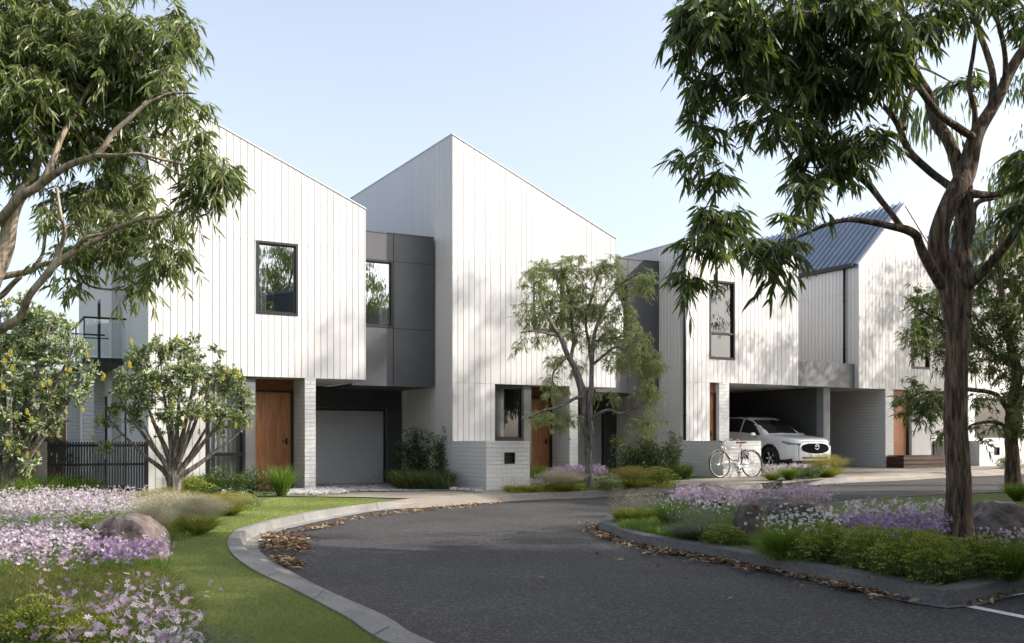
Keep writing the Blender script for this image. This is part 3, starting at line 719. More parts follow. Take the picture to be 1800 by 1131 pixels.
H5 = gable_house('townhouse', 17.1, .22, 3.72, 'white gabled townhouse at the far right, half hidden behind the tall green trees', lower5)
low_wall((17.1, .22, 'low white brick wall with a black letterbox at the far right behind the trees'), .05, 2.2, -.35, .80, (.72, .98, .36, .6))
# timber step beside door of the gabled house
p = SV(12.47, 0); st = empty('timber_planter', (p[0], p[1], .22), TH, 'low dark timber bench box beside the door of the gabled house', 'planter')
m = MB()
for k in range(3): m.box(1.08, 3.0, -.62, -.03, .02 + k * .115, .125 + k * .115, bev=.006)
m.build('boards', M['timber_dark'], st)
t = MB(); t.box(1.10, 2.98, -.60, -.05, .365, .385); t.build('top', M['timber_dark'], st)
gt = empty('side_gate', tuple(SV(15.5, .0)) + (.22,), TH, 'dark solid gate between the two gabled houses', 'gate')
m = MB()
for k in range(14): m.box(.02 + k * .112, .02 + k * .112 + .10, -.06, -.03, -.05, .80)
m.build('boards', M['metal_black'], gt)
m = MB(); m.box(0, 1.6, -.028, -.012, .1, .16); m.box(0, 1.6, -.028, -.012, .62, .68); m.build('rails', M['metal_black'], gt)

# the long side of the first house, with its balcony
m = MB()
siding(m, 'left', .18, 2.9, 5.2, -.1, 7.2, [(3.5, 4.6, -.05, 2.15)]); plain(m, 'front', 5.2, -.02, .18, -.1, 7.2)
siding(m, 'left', -.02, 5.2, 13.0, -.1, 7.2, [(7.4, 8.1, 2.9, 4.6), (6.0, 7.0, -.05, 2.1)]); m.add([(0, 2.9, -.1), (.18, 2.9, -.1), (.18, 2.9, 7.7), (0, 2.9, 7.7)], [(0, 1, 2, 3)])
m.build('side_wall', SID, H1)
for (a0, a1, z0, z1, x) in ((3.5, 4.6, -.05, 2.15, .20), (6.0, 7.0, -.05, 2.1, 0.0), (7.4, 8.1, 2.9, 4.6, 0.0)):
    m = MB(); m.box(x, x + .05, a0, a0 + .06, z0, z1); m.box(x, x + .05, a1 - .06, a1, z0, z1); m.box(x, x + .05, a0 + .06, a1 - .06, z1 - .06, z1); m.box(x, x + .05, a0 + .06, a1 - .06, z0, z0 + .05)
    fo = m.build('window', M['frame'], H1)
    MB().add([(x + .03, a0 + .06, z0 + .05), (x + .03, a1 - .06, z0 + .05), (x + .03, a1 - .06, z1 - .06), (x + .03, a0 + .06, z1 - .06)], [(0, 1, 2, 3)]).build('pane', M['glass'], fo)
    MB().add([(x + .5, a0, z0), (x + .5, a1, z0), (x + .5, a1, z1), (x + .5, a0, z1)], [(0, 1, 2, 3)]).build('room_behind', M['interior'], fo)
m = MB(); m.box(-.86, -.003, 2.9, 6.6, 2.66, 2.76); m.build('balcony_floor', M['metal_black'], H1)
m = MB(); m.tube([(0, 2.92, 3.60), (-.83, 2.92, 3.60), (-.83, 6.55, 3.60), (0, 6.55, 3.6)], .022, 8, smooth=False)
for y_ in (2.92, 4.7, 6.55): m.tube([(-.83, y_, 2.76), (-.83, y_, 3.6)], .015, 6)
m.tube([(-.83, 2.92, 3.17), (-.35, 2.92, 3.17)], .012, 6); m.build('balcony_rail', M['metal_black'], H1)
MB().add([(-.01, 2.93, 2.80), (-.81, 2.93, 2.80), (-.81, 2.93, 3.57), (-.01, 2.93, 3.57), (-.82, 2.96, 2.8), (-.82, 6.5, 2.8), (-.82, 6.5, 3.57), (-.82, 2.96, 3.57)], [(0, 1, 2, 3), (4, 5, 6, 7)]).build('balustrade_glass', M['glass_clear'], H1)
m = MB(); m.box(-.86, -.62, 3.1, 3.34, -.1, 2.66); m.build('balcony_column', M['brick'], H1)
m = MB(); m.box(-.86, -.003, 6.62, 6.9, -.1, 2.7); m.build('garden_room_wall', M['brick'], H1)

# ---------------------------------------------------------------- fence left of the first house
fp = SV(-6.30, 0)
fe = empty('slatted_fence', (fp[0], fp[1], 0), TH, 'black vertical slat fence between the concrete pier and the white house', 'fence')
m = MB(); x = -1.685
while x < -.02: m.box(x, x + .027, -.025, .005, -.05, .99); x += .0475
m.build('slats', M['metal_black'], fe)
m = MB()
for z in (.06, .55, .90): m.box(-1.70, -.004, .006, .035, z, z + .045)
m.build('rails', M['metal_black'], fe)
for a, b in ((-.04, -.004), (-1.71, -1.69)): MB().box(a, b, -.03, .005, -.1, .99).build('post', M['metal_black'], fe)
pr = empty('concrete_pier', (fp[0], fp[1], 0), TH, 'pale concrete pier at the left end of the black slatted fence', 'pier')
m = MB(); m.box(-1.885, -1.72, -.04, .36, -.1, 1.0, bev=.006); m.build('pier_body', M['kerb'], pr)
f2 = empty('garden_fence', (fp[0], fp[1], 0), TH, 'dark see-through bar fence left of the concrete pier', 'fence')
m = MB(); x = -5.6
while x < -1.93: m.box(x, x + .014, .30, .315, -.05, .92); x += .11
m.build('bars', M['metal_black'], f2)
m = MB()
for z in (.12, .87): m.box(-5.6, -1.90, .316, .345, z, z + .04)
m.build('rails', M['metal_black'], f2)
tf = empty('timber_fence', tuple(SV(-12.5, 9.5)) + (0,), TH, 'brown timber paling fence at the back of the left garden', 'fence')
m = MB()
for k in range(52): m.box(k * .13, k * .13 + .12, 0, .02, 0, 1.55 + .03 * math.sin(k * 2.3))
m.build('palings', M['timber_h'], tf)
m = MB()
for z in (.3, 1.2): m.box(0, 6.76, .021, .06, z, z + .07)
m.build('rails', M['timber_dark'], tf)

# ================================================================ FOLIAGE TOOLS
def unit(a): return a / np.maximum(np.linalg.norm(a, axis=-1, keepdims=True), 1e-9)
class Leaves:
    """collects leaves / blades as flat polygons; one mesh at the end"""
    def __init__(s): s.V = []; s.T = []; s.Q = []; s.rt = []; s.rq = []; s.mt = []; s.mq = []; s.n = 0
    def _push(s, verts, tris, quads, r_, mi):
        m = len(r_); k = verts.shape[1]; b = s.n + np.arange(m)[:, None] * k
        s.V.append(verts.reshape(-1, 3)); s.n += m * k
        for t in tris: s.T.append(b + np.array(t)); s.rt.append(r_); s.mt.append(np.full(m, mi))
        for q in quads: s.Q.append(b + np.array(q)); s.rq.append(r_); s.mq.append(np.full(m, mi))
    def leaves(s, base, d, L, Wd, curl=.35, rnd=None, mi=0, simple=False):
        """lanceolate leaves from base along d, bending down"""
        m = len(base); d = unit(d); L = np.broadcast_to(L, (m,)).reshape(m, 1); Wd = np.broadcast_to(Wd, (m,)).reshape(m, 1)
        sd = unit(np.cross(d, rng.normal(size=(m, 3)))); nrm = np.cross(sd, d)
        r_ = rng.random(m) if rnd is None else rnd
        if simple:
            p1 = base + d * L * .45; tip = base + d * L + np.array([0, 0, -1]) * L * curl * .4
            v = np.stack([base, p1 + sd * Wd * .5, tip, p1 - sd * Wd * .5], 1); s._push(v, [], [(0, 1, 2, 3)], r_, mi); return
        dn = np.array([0, 0, -1.0]) * L * curl
        p1 = base + d * L * .32 + dn * .05; p2 = base + d * L * .68 + dn * .22; p3 = base + d * L + dn * .55
        f = nrm * Wd * .12
        v = np.stack([base, p1 + sd * Wd * .5 + f, p1 - sd * Wd * .5 + f, p2 + sd * Wd * .36 + f, p2 - sd * Wd * .36 + f, p3], 1)
        s._push(v, [(0, 1, 2), (3, 5, 4)], [(1, 3, 4, 2)], r_, mi)
    def blades(s, base, d, L, Wd, bend=.4, rnd=None, mi=0, seg=2):
        """grass blades arching over"""
        m = len(base); d = unit(d); L = np.broadcast_to(L, (m,)).reshape(m, 1); Wd = np.broadcast_to(Wd, (m,)).reshape(m, 1)
        h = d * np.array([1, 1, 0]); h = unit(h + 1e-6); sd = np.stack([-h[:, 1], h[:, 0], np.zeros(m)], 1)
        a = rng.uniform(0, 6.28, (m, 1)); sd = unit(sd * np.cos(a) + h * np.sin(a))
        b = np.broadcast_to(bend, (m,)).reshape(m, 1)
        def P(t): return base + d * L * t + (h * .6 - np.array([0, 0, 1.0])) * L * b * t * t
        r_ = rng.random(m) if rnd is None else rnd
        if seg == 1: s._push(np.stack([base + sd * Wd * .5, base - sd * Wd * .5, P(1.0)], 1), [(0, 1, 2)], [], r_, mi); return
        p1 = P(.5); v = np.stack([base + sd * Wd * .4, base - sd * Wd * .4, p1 + sd * Wd * .5, p1 - sd * Wd * .5, P(1.0)], 1)
        s._push(v, [(2, 4, 3)], [(0, 2, 3, 1)], r_, mi)
    def stars(s, c, rad, n=6, rnd=None, mi=0, flat=.35):
        """six-petalled flowers facing roughly up / outward"""
        m = len(c); ax = unit(rng.normal(size=(m, 3)) * .7 + np.array([0, -.25, .9])); e1 = unit(np.cross(ax, rng.normal(size=(m, 3)))); e2 = np.cross(ax, e1)
        r_ = rng.random(m) if rnd is None else rnd; rad = np.broadcast_to(rad, (m,)).reshape(m, 1)
        for k in range(n):
            a = 2 * math.pi * k / n; d = e1 * math.cos(a) + e2 * math.sin(a); sd = -e1 * math.sin(a) + e2 * math.cos(a)
            v = np.stack([c, c + (d * .55 + sd * .22 + ax * flat * .5) * rad, c + (d + ax * flat * .35) * rad, c + (d * .55 - sd * .22 + ax * flat * .5) * rad], 1)
            s._push(v, [], [(0, 1, 2, 3)], r_, mi)
    def mesh(s, name, mats):
        polys = []; r_ = []; mi = []
        if s.T: polys.append(np.concatenate(s.T)); r_ += s.rt; mi += s.mt
        if s.Q: polys.append(np.concatenate(s.Q)); r_ += s.rq; mi += s.mq
        return mesh_np(name, np.concatenate(s.V), polys, mats, np.concatenate(r_), np.concatenate(mi))
    def build(s, name, mats, parent=None, loc=None): return link(s.mesh(name, mats), name, parent, loc)

def curve_pts(P, k=5):
    return [Vector(p) for p in smooth_line([tuple(p) for p in P], k)]
def limb_world(pts, Y0, org):
    """pts: (px, py, half width px, dY) -> world points relative to org, radii"""
    out = []; rad = []
    for q in pts:
        px, py, hw = q[:3]; dY = q[3] if len(q) > 3 else 0.0
        Y = Y0 + dY; out.append(ray(px, py, Y) - org); rad.append(hw / F * Y)
    return out, rad
def make_tree(name, base_xy, limbs, lobes, leaf, bark, label, cat='tree', group=None, seed=1, Y0=None, spikes=None, hub_gap=.30, nz=.10, wob=.05, thick=1.0):
    """limbs: polylines in photo px; lobes: (px, py, rx, ry, dY, density). Everything gets a real depth."""
    global rng
    rng = np.random.default_rng(seed); rd = random.Random(seed)
    bx, by = base_xy; bz = float(g(bx, by)); org = Vector((bx, by, bz)); Y0 = by if Y0 is None else Y0
    root = empty(name, tuple(org), 0, label, cat, group)
    tm = MB(); nodes_ = []
    for L_ in limbs:
        P, r_ = limb_world(L_, Y0, org); r_ = [q * thick for q in r_]
        k = 5; Ps = curve_pts(P, k); n = len(Ps); rr = np.interp(np.linspace(0, len(r_) - 1, n), range(len(r_)), r_)
        for i, p in enumerate(Ps):
            if 0 < i < n - 1: p += Vector((noise.noise(p * 2.3), noise.noise(p * 2.3 + Vector((9, 0, 0))), noise.noise(p * 2.3 + Vector((0, 9, 0))))) * min(wob, rr[i] * .8)
        tm.tube(Ps, rr, 12 if max(rr) > .05 else 7, smooth=True, noise_amp=nz)
        nodes_ += [(p, rr[i]) for i, p in enumerate(Ps)]
    lv = Leaves(); NP = np.array([p for p, _ in nodes_])
    NR = np.array([r_ for _, r_ in nodes_])
    hubs = []
    for lb in lobes:
        px, py, rx, ry, dY, den = lb
        Y = Y0 + dY + leaf.get('fore', 0); c = np.array(ray(px, py, Y) - org); sx_ = rx / F * Y; sz_ = ry / F * Y; sy_ = (sx_ + sz_) / 2 * leaf.get('depth', 1.0)
        k = max(2, int(den * sx_ * sz_ / hub_gap ** 2 * leaf.get('dens', 4.0)))
        q = unit(rng.normal(size=(k, 3))) * (rng.random((k, 1)) ** .45); hubs += [(h, max(sx_, sz_)) for h in (c + q * np.array([sx_, sy_, sz_]))]
    LL, LW, nt_, nl_ = leaf['len'], leaf['wid'], leaf['twigs'], leaf['per']
    hubs.sort(key=lambda h: np.min(np.linalg.norm(NP - h[0], axis=1)))
    for h, _ in hubs:
        d_ = np.linalg.norm(NP - h, axis=1) + (NR < .006) * .15; i = int(np.argmin(d_)); a = Vector(NP[i]); b = Vector(h); D = (b - a).length
        r0 = min(NR[i] * .65, .006 + D * .014) if NR[i] > .008 else NR[i] * .8
        mid = a.lerp(b, .5) + Vector((rd.uniform(-1, 1), rd.uniform(-1, 1), rd.uniform(.2, 1.0))) * D * .13
        pts = curve_pts([a, mid, b], 3); rr = np.linspace(r0, max(.0022, r0 * .35), len(pts)); tm.tube(pts, rr, 5, cap=False)
        NP = np.concatenate([NP, np.array([tuple(p) for p in pts[1:]])]); NR = np.concatenate([NR, rr[1:]])
        T = nt_ + int(rng.integers(-2, 3)); tl = leaf['twig_len'] * rng.uniform(.6, 1.3, T)
        td = unit(rng.normal(size=(T, 3)) + np.array([0, 0, leaf.get('lift', .25)]))
        tone = float(np.clip(rng.normal(.0, .16), -.3, .3))
        for t in range(T):
            e = h + td[t] * tl[t] + np.array([0, 0, -leaf['droop'] * tl[t]])
            m1 = h + td[t] * tl[t] * .55 + np.array([0, 0, .06 * tl[t]])
            tm.tube([Vector(h), Vector(m1), Vector(e)], [.0028, .002, .0012], 3, cap=False)
            u_ = rng.uniform(.15, 1.0, nl_)[:, None]
            pb = (1 - u_) ** 2 * h + 2 * u_ * (1 - u_) * m1 + u_ ** 2 * e
            dd = unit(td[t] * leaf.get('along', .5) + rng.normal(size=(nl_, 3)) * leaf.get('spread', .55)) + np.array([0, 0, -leaf['hang']])
            lv.leaves(pb, dd, LL * rng.uniform(.6, 1.2, nl_), LW * rng.uniform(.7, 1.2, nl_), leaf.get('curl', .3), np.clip(rng.random(nl_) * .8 + .1 + tone, 0, 1), simple=leaf.get('simple', False))
    tm.build('trunk', M[bark], root); lv.build('crown', M[leaf['mat']], root)
    if spikes:
        sk = Leaves(); m_ = 170; a_ = rng.uniform(0, 6.28, m_); z_ = rng.uniform(.005, .085, m_); dd = np.stack([np.cos(a_), np.sin(a_), rng.uniform(.1, .6, m_)], 1)
        sk.leaves(np.stack([np.zeros(m_), np.zeros(m_), z_], 1), dd, .026 * (1 - (z_ / .1) ** 3) * rng.uniform(.8, 1.2, m_), .007, 0, None, simple=True); me = sk.mesh('flower_spike', M['yellow'])
        for k in range(spikes):
            px, py, rx, ry, dY, den = lobes[k % len(lobes)]; Y = Y0 + dY
            q = unit(rng.normal(size=3) * np.array([1, .6, 1]) + np.array([.1, -.9, .2])); c = np.array(ray(px, py, Y) - org) + q * (np.array([rx, (rx + ry) / 2, ry]) / F * Y * 1.05 + .08)
            o = link(me, 'flower_spike', root, tuple(c)); sc = rng.uniform(1.0, 1.7); o.scale = (sc, sc, sc); o.rotation_euler = (rng.uniform(-.3, .3), rng.uniform(-.3, .3), 0)
    return root

GUM = dict(len=.165, wid=.027, twigs=7, per=13, twig_len=.20, droop=.35, hang=1.05, mat='euc', curl=.25, spread=.42, along=.5, dens=9)
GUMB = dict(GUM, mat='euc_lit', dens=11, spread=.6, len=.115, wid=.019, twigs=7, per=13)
WAT = dict(len=.115, wid=.014, twigs=6, per=12, twig_len=.20, droop=.35, hang=.85, mat='wattle', curl=.3, spread=.45, along=.5, dens=20)
BAN = dict(len=.085, wid=.026, twigs=8, per=13, twig_len=.15, droop=.05, hang=-.15, mat='banksia', curl=.12, spread=.75, along=1.0, lift=.5, dens=9.5)

# ---------------------------------------------------------------- big gum on the island
RX, RY = gnd(1690, 962)
limbs = [
 [(1690, 985, 34), (1688, 940, 28), (1685, 880, 24), (1682, 800, 22.5), (1681, 720, 21.5), (1680, 640, 21.5), (1680, 570, 23), (1676, 520, 27), (1662, 470, 24), (1652, 430, 20), (1653, 395, 18), (1668, 360, 18), (1690, 325, 20), (1706, 285, 18), (1722, 240, 15), (1740, 200, 13), (1764, 150, 11), (1788, 105, 10), (1812, 60, 9), (1850, -40, 7), (1880, -150, 4)],
 [(1690, 560, 18), (1694, 500, 21, .05), (1696, 430, 19, .1), (1698, 370, 17, .1), (1696, 330, 17, .05), (1683, 290, 13, .1), (1668, 250, 12, .2), (1652, 215, 12, .3), (1636, 180, 11, .4), (1615, 140, 10, .5), (1602, 90, 9, .5), (1590, 30, 8, .4), (1575, -60, 6, .3), (1560, -160, 4, .3)],
 [(1662, 512, 12), (1650, 490, 13, -.05), (1632, 455, 11, -.15), (1620, 428, 9, -.2), (1614, 415, 9, -.25), (1592, 402, 9, -.3), (1560, 396, 7, -.35), (1520, 390, 6, -.4), (1488, 388, 5, -.5), (1450, 397, 4, -.6), (1420, 410, 3, -.6), (1380, 425, 2.5, -.7), (1320, 440, 2, -.8)],
 [(1586, 400, 7, -.3), (1566, 372, 6, -.3), (1548, 350, 6, -.2), (1527, 325, 7, -.1), (1510, 312, 7, -.1), (1495, 300, 4, 0), (1470, 290, 2.5, 0), (1440, 295, 2, 0)],
 [(1682, 338, 10), (1655, 318, 8, .1), (1630, 298, 8, .1), (1603, 270, 8, .1), (1590, 245, 7, .1), (1580, 220, 7, .1), (1562, 198, 6, 0), (1545, 180, 5, 0), (1525, 150, 4, -.1), (1480, 110, 3, -.2)],
 [(1588, 228, 6, .1), (1592, 190, 5, .2), (1604, 150, 5, .3), (1600, 120, 4, .3)],
 [(1606, 160, 6, .5), (1580, 135, 6, .4), (1550, 125, 6, .2), (1510, 112, 5, 0), (1470, 108, 4, -.2), (1430, 118, 3, -.3), (1370, 130, 2, -.5), (1290, 150, 1.5, -.7)],
 [(1722, 245, 8), (1690, 230, 8, -.1), (1655, 205, 7, -.2), (1625, 165, 7, -.3), (1605, 140, 6, -.4), (1575, 100, 5, -.5), (1540, 60, 4, -.7), (1480, 30, 3, -.9), (1390, 20, 2, -1.1)],
 [(1696, 505, 13), (1720, 480, 10, -.1), (1745, 455, 9, -.2), (1775, 425, 8, -.3), (1798, 390, 7, -.35), (1830, 340, 6, -.4), (1870, 280, 4, -.5)],
 [(1704, 345, 10), (1730, 342, 8, .2), (1760, 338, 6, .3), (1800, 322, 5, .4), (1840, 310, 4, .5)],
 [(1706, 410, 9, .1), (1713, 388, 7, .2), (1716, 365, 6, .3), (1728, 352, 5, .4), (1760, 345, 4, .6)],
 [(1742, 196, 8), (1745, 140, 7, .1), (1735, 90, 6, .2), (1715, 30, 5, .2), (1700, -60, 4, .2)],
 [(1766, 148, 6), (1768, 100, 5, -.1), (1762, 60, 5, -.2), (1740, 10, 4, -.4), (1700, -30, 3, -.6)],
 [(1700, 300, 7), (1712, 250, 6, .2), (1716, 200, 6, .2), (1704, 150, 5, .2), (1712, 90, 4, .1), (1722, 20, 3, 0), (1716, -50, 1.5, 0)],
]
lobes = [(1240, 20, 60, 55, -.6, .8), (1226, 90, 30, 40, -.6, .6), (1480, 100, 120, 90, -.2, 1.0), (1340, 210, 70, 35, -.4, .7), (1290, 400, 60, 25, -.6, .6), (1250, 25, 85, 70, -.7, .9), (1340, 40, 95, 75, -.6, 1.0), (1430, 45, 95, 70, -.4, 1.1), (1530, 30, 100, 55, -.5, 1.0), (1620, 20, 80, 45, -.3, .8), (1270, 140, 70, 50, -.6, .85), (1370, 130, 90, 60, -.3, 1.0),
 (1455, 150, 60, 60, 0, .8), (1440, 235, 75, 60, .1, 1.05), (1480, 300, 50, 40, 0, 1.0), (1395, 300, 40, 30, .1, .7), (1250, 215, 45, 28, -.4, .5), (1225, 290, 35, 28, -.5, .45), (1255, 320, 30, 16, -.5, .3), (1215, 385, 42, 32, -.6, .8), (1240, 430, 50, 45, -.7, .85),
 (1215, 485, 40, 42, -.7, .6), (1310, 445, 55, 35, -.7, .65), (1345, 485, 30, 35, -.7, .5), (1390, 420, 55, 40, -.6, .8), (1440, 345, 40, 40, -.3, .8), (1550, 95, 55, 40, -.3, .7), (1530, 260, 26, 18, .1, .45), (1700, 10, 60, 32, -.2, .8), (1640, 55, 45, 22, -.3, .6),
 (1790, 290, 45, 55, .5, .7), (1795, 365, 26, 24, -.3, .7), (1680, 150, 26, 26, 1.6, .5), (1790, 20, 50, 25, -.4, .5),
 (1300, -110, 110, 90, -.4, .55), (1450, -140, 120, 90, 0, .55), (1600, -140, 120, 100, .2, .55), (1760, -120, 120, 100, .3, .55), (1880, 40, 70, 90, .3, .5), (1900, 250, 60, 90, 0, .5), (1520, -280, 130, 80, .2, .4), (1700, -290, 140, 80, .2, .4)]
T1 = make_tree('gum_tree', (RX, RY), limbs, lobes, dict(GUM, fore=-.35, dens=6.5), 'bark', 'large rough barked gum tree on the kerbed traffic island', seed=3, hub_gap=.27, nz=.13, thick=.88)

# ---------------------------------------------------------------- gum whose limbs enter from the left
limbs = [
 [(-190, 960, 34, 0), (-170, 860, 30, 0), (-140, 760, 28, 0), (-90, 650, 24, 0), (-30, 560, 20, 0), (-5, 480, 19, 0), (8, 420, 18, 0), (24, 370, 16, 0), (36, 340, 14, .1), (60, 290, 11, .2), (80, 220, 9, .3), (90, 140, 8, .4), (110, 40, 6, .5), (130, -80, 4, .5)],
 [(-120, 715, 18, 0), (-60, 620, 13, -.2), (0, 578, 11, -.3), (34, 556, 9, -.35), (52, 520, 8, -.4), (72, 495, 8, -.4), (98, 465, 8, -.4), (130, 442, 7, -.4), (165, 425, 6, -.4), (205, 402, 5, -.4), (250, 386, 3.5, -.5), (300, 380, 2.5, -.5)],
 [(88, 476, 7, -.4), (104, 440, 6, -.4), (112, 405, 5, -.5), (106, 375, 4, -.6), (100, 330, 3, -.6)],
 [(-110, 480, 14, .1), (-50, 420, 12, 0), (0, 385, 11, -.1), (40, 345, 10, -.2), (75, 322, 10, -.2), (95, 280, 7, -.2), (108, 240, 6, -.1), (126, 205, 5, 0), (158, 152, 4, .1), (195, 110, 3, .1), (240, 70, 2, .1)],
 [(76, 322, 9, -.2), (118, 292, 8, -.3), (168, 272, 7, -.4), (200, 232, 6, -.4), (228, 208, 5, -.4), (255, 186, 4, -.4), (300, 166, 3, -.4), (345, 165, 2, -.4)],
 [(165, 273, 6, -.4), (205, 272, 4, -.5), (245, 270, 4, -.6), (290, 282, 3, -.6), (340, 293, 2.4, -.6), (375, 300, 2, -.6)],
 [(245, 271, 3, -.6), (285, 290, 2.4, -.6), (320, 310, 2, -.7), (355, 312, 1.8, -.7)],
 [(-60, 505, 12, .2), (0, 488, 8, .2), (45, 480, 7, .2), (72, 468, 6, .2), (100, 465, 6, .2), (140, 464, 5, .2), (190, 452, 4, .2), (235, 448, 3, .1)],
 [(-30, 530, 9, .4), (0, 522, 7, .4), (22, 500, 6, .4), (35, 488, 5, .3)],
 [(110, 470, 4, .2), (135, 480, 3.5, .1), (150, 500, 3, .1), (175, 508, 2.4, .1), (215, 510, 2, .1)],
 [(128, 440, 4, -.4), (150, 418, 4, -.5), (190, 408, 3, -.5), (200, 385, 2.5, -.5)],
 [(60, 470, 5, .3), (75, 445, 4, .5), (85, 400, 4, .6), (130, 360, 3, .8)],
]
lobes = [(40, 40, 100, 80, .1, 1.0), (150, 50, 90, 80, .3, 1.0), (235, 90, 75, 65, .2, 1.0), (298, 150, 48, 45, -.1, .9), (335, 185, 28, 28, -.4, .8), (290, 120, 50, 50, .3, .7), (30, 160, 80, 70, 0, 1.0), (120, 175, 80, 65, .3, 1.0), (215, 170, 55, 50, .3, .9), (25, 265, 65, 50, .2, .9),
 (150, 250, 60, 42, .4, 1.0), (225, 245, 45, 35, .5, .9), (310, 255, 42, 22, -.2, .6), (378, 306, 40, 32, -.6, 2.4), (336, 336, 34, 24, -.6, 1.5), (330, 210, 40, 30, 0, .8), (70, 110, 110, 90, .2, 1.0), (180, 120, 90, 70, .2, .9), (60, 215, 90, 60, .1, .9), (280, 60, 60, 60, .2, .8), (355, 255, 35, 16, -.4, .4), (210, 325, 70, 40, .6, 1.1), (150, 350, 70, 34, .4, 1.0), (110, 385, 34, 26, -.4, .7), (250, 385, 60, 36, .3, 1.0),
 (200, 425, 60, 34, .2, 1.0), (300, 455, 36, 32, -.3, 1.1), (265, 475, 30, 26, -.2, .9), (150, 440, 40, 24, .1, .8), (120, 455, 26, 20, -.1, .6), (140, 507, 22, 17, .1, .8), (235, 505, 28, 20, .1, .5), (290, 410, 34, 26, 0, .7), (90, 340, 30, 22, .3, .6),
 (-60, 100, 90, 110, .3, .7), (-70, 290, 60, 80, .4, .6), (50, -80, 130, 80, .3, .5), (220, -60, 110, 70, .5, .5), (100, -200, 160, 80, .5, .35)]
LX, LY = -5.35, 8.2
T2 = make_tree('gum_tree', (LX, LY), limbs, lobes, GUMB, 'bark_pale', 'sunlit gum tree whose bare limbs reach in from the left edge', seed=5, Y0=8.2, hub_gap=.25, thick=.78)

# ---------------------------------------------------------------- slender street tree in front of the middle house
CXY = gnd(1037, 860)
limbs = [
 [(1038, 868, 11), (1036, 830, 8), (1033, 800, 7.5), (1031, 765, 7.5), (1028, 730, 8), (1024, 695, 9), (1014, 662, 7.5), (1006, 640, 6), (996, 615, 5.5, -.1), (984, 590, 5, -.1), (970, 570, 4.4, -.2), (958, 545, 3.5, -.2), (948, 510, 2.5, -.2), (955, 480, 2, -.2)],
 [(1033, 795, 5), (1040, 765, 5, -.1), (1038, 735, 5, -.1), (1038, 700, 6, -.1), (1040, 665, 5, 0), (1042, 630, 5, .1), (1046, 590, 4, .1), (1058, 555, 3.6, .1), (1068, 530, 3, .1), (1090, 500, 2.5, .1), (1125, 480, 2, 0)],
 [(1026, 700, 5), (1012, 700, 3.6, -.2), (985, 714, 3.2, -.3), (955, 722, 2.6, -.4), (930, 735, 2, -.5)],
 [(1038, 742, 4, -.1), (1052, 728, 3.6, -.2), (1072, 722, 3.2, -.3), (1092, 728, 2.8, -.3), (1115, 718, 2.2, -.4), (1138, 705, 2, -.4)],
 [(1090, 728, 2, -.3), (1115, 733, 1.8, -.3), (1140, 738, 1.5, -.3)],
 [(1004, 636, 4, 0), (1008, 600, 4, .2), (1005, 560, 3.4, .3), (1002, 520, 3, .3), (992, 490, 2.2, .3), (985, 465, 1.5, .3)],
 [(1041, 640, 4, .1), (1034, 600, 3.4, .3), (1030, 555, 3, .4), (1042, 520, 2.6, .4), (1052, 480, 2, .4), (1068, 465, 1.6, .4)],
 [(1044, 640, 3.2, .1), (1062, 625, 2.8, 0), (1085, 610, 2.6, -.1), (1108, 622, 2, -.2), (1130, 635, 1.8, -.3)],
 [(1048, 600, 3, .1), (1070, 595, 2.4, 0), (1100, 590, 2, 0), (1122, 580, 1.6, 0)],
 [(985, 592, 3, -.1), (960, 585, 2.4, -.2), (935, 582, 2, -.3), (915, 585, 1.4, -.3)],
 [(1000, 625, 3, 0), (985, 640, 2.2, -.2), (972, 660, 1.8, -.2), (975, 685, 1.4, -.2)],
]
lobes = [(985, 470, 50, 26, .2, .8), (945, 500, 30, 32, -.2, .8), (1000, 510, 50, 34, .3, .8), (1065, 475, 42, 24, .4, .8), (1105, 500, 40, 26, .1, .7), (1140, 500, 22, 22, 0, .55), (935, 545, 34, 30, -.2, .7), (990, 555, 40, 34, .2, .8), (1045, 540, 45, 34, .3, .8), (1100, 550, 40, 22, .1, .6), (930, 590, 26, 20, -.3, .5), (1000, 590, 36, 24, .2, .7),
 (1060, 590, 44, 26, .1, .7), (1110, 600, 42, 28, -.1, .75), (1130, 640, 40, 30, -.3, .85), (1085, 640, 34, 24, -.1, .6), (975, 630, 26, 24, -.1, .5), (978, 670, 20, 34, -.2, .7), (1020, 640, 22, 22, .3, .4), (1066, 700, 26, 12, -.2, .6), (945, 736, 34, 15, -.4, .8), (1000, 742, 36, 18, -.3, .7), (1142, 685, 24, 28, -.4, .75), (1135, 738, 34, 20, -.3, .8), (915, 610, 18, 16, -.3, .4)]
T3 = make_tree('street_tree', CXY, limbs, lobes, WAT, 'bark_grey', 'slender street tree with two stems in front of the middle house', seed=11, hub_gap=.34, thick=.85, group='street trees along the kerb')

# ---------------------------------------------------------------- street tree on the right behind the gum
QXY = gnd(1783, 864)
limbs = [
 [(1784, 872, 17), (1780, 820, 12), (1777, 780, 11), (1778, 740, 10), (1782, 700, 10), (1786, 660, 9), (1780, 620, 8), (1768, 570, 6), (1760, 520, 5), (1755, 450, 4), (1760, 400, 3)],
 [(1783, 705, 7), (1795, 690, 6, -.1), (1815, 670, 6, -.2), (1850, 610, 5, -.3), (1880, 540, 4, -.3)],
 [(1780, 735, 5), (1760, 705, 4, -.1), (1740, 690, 4, -.2), (1700, 684, 4, -.3), (1660, 690, 3, -.3), (1625, 690, 2.4, -.4), (1600, 700, 2, -.4)],
 [(1782, 625, 6), (1755, 630, 5, .1), (1730, 610, 4, .2), (1690, 590, 3.4, .2), (1650, 560, 3, .1), (1615, 545, 2, 0)],
 [(1786, 660, 5), (1810, 640, 4, .3), (1830, 560, 4, .4), (1820, 470, 3, .4)],
 [(1778, 760, 4), (1750, 742, 3, -.3), (1715, 745, 2.4, -.4), (1690, 760, 2, -.4)],
]
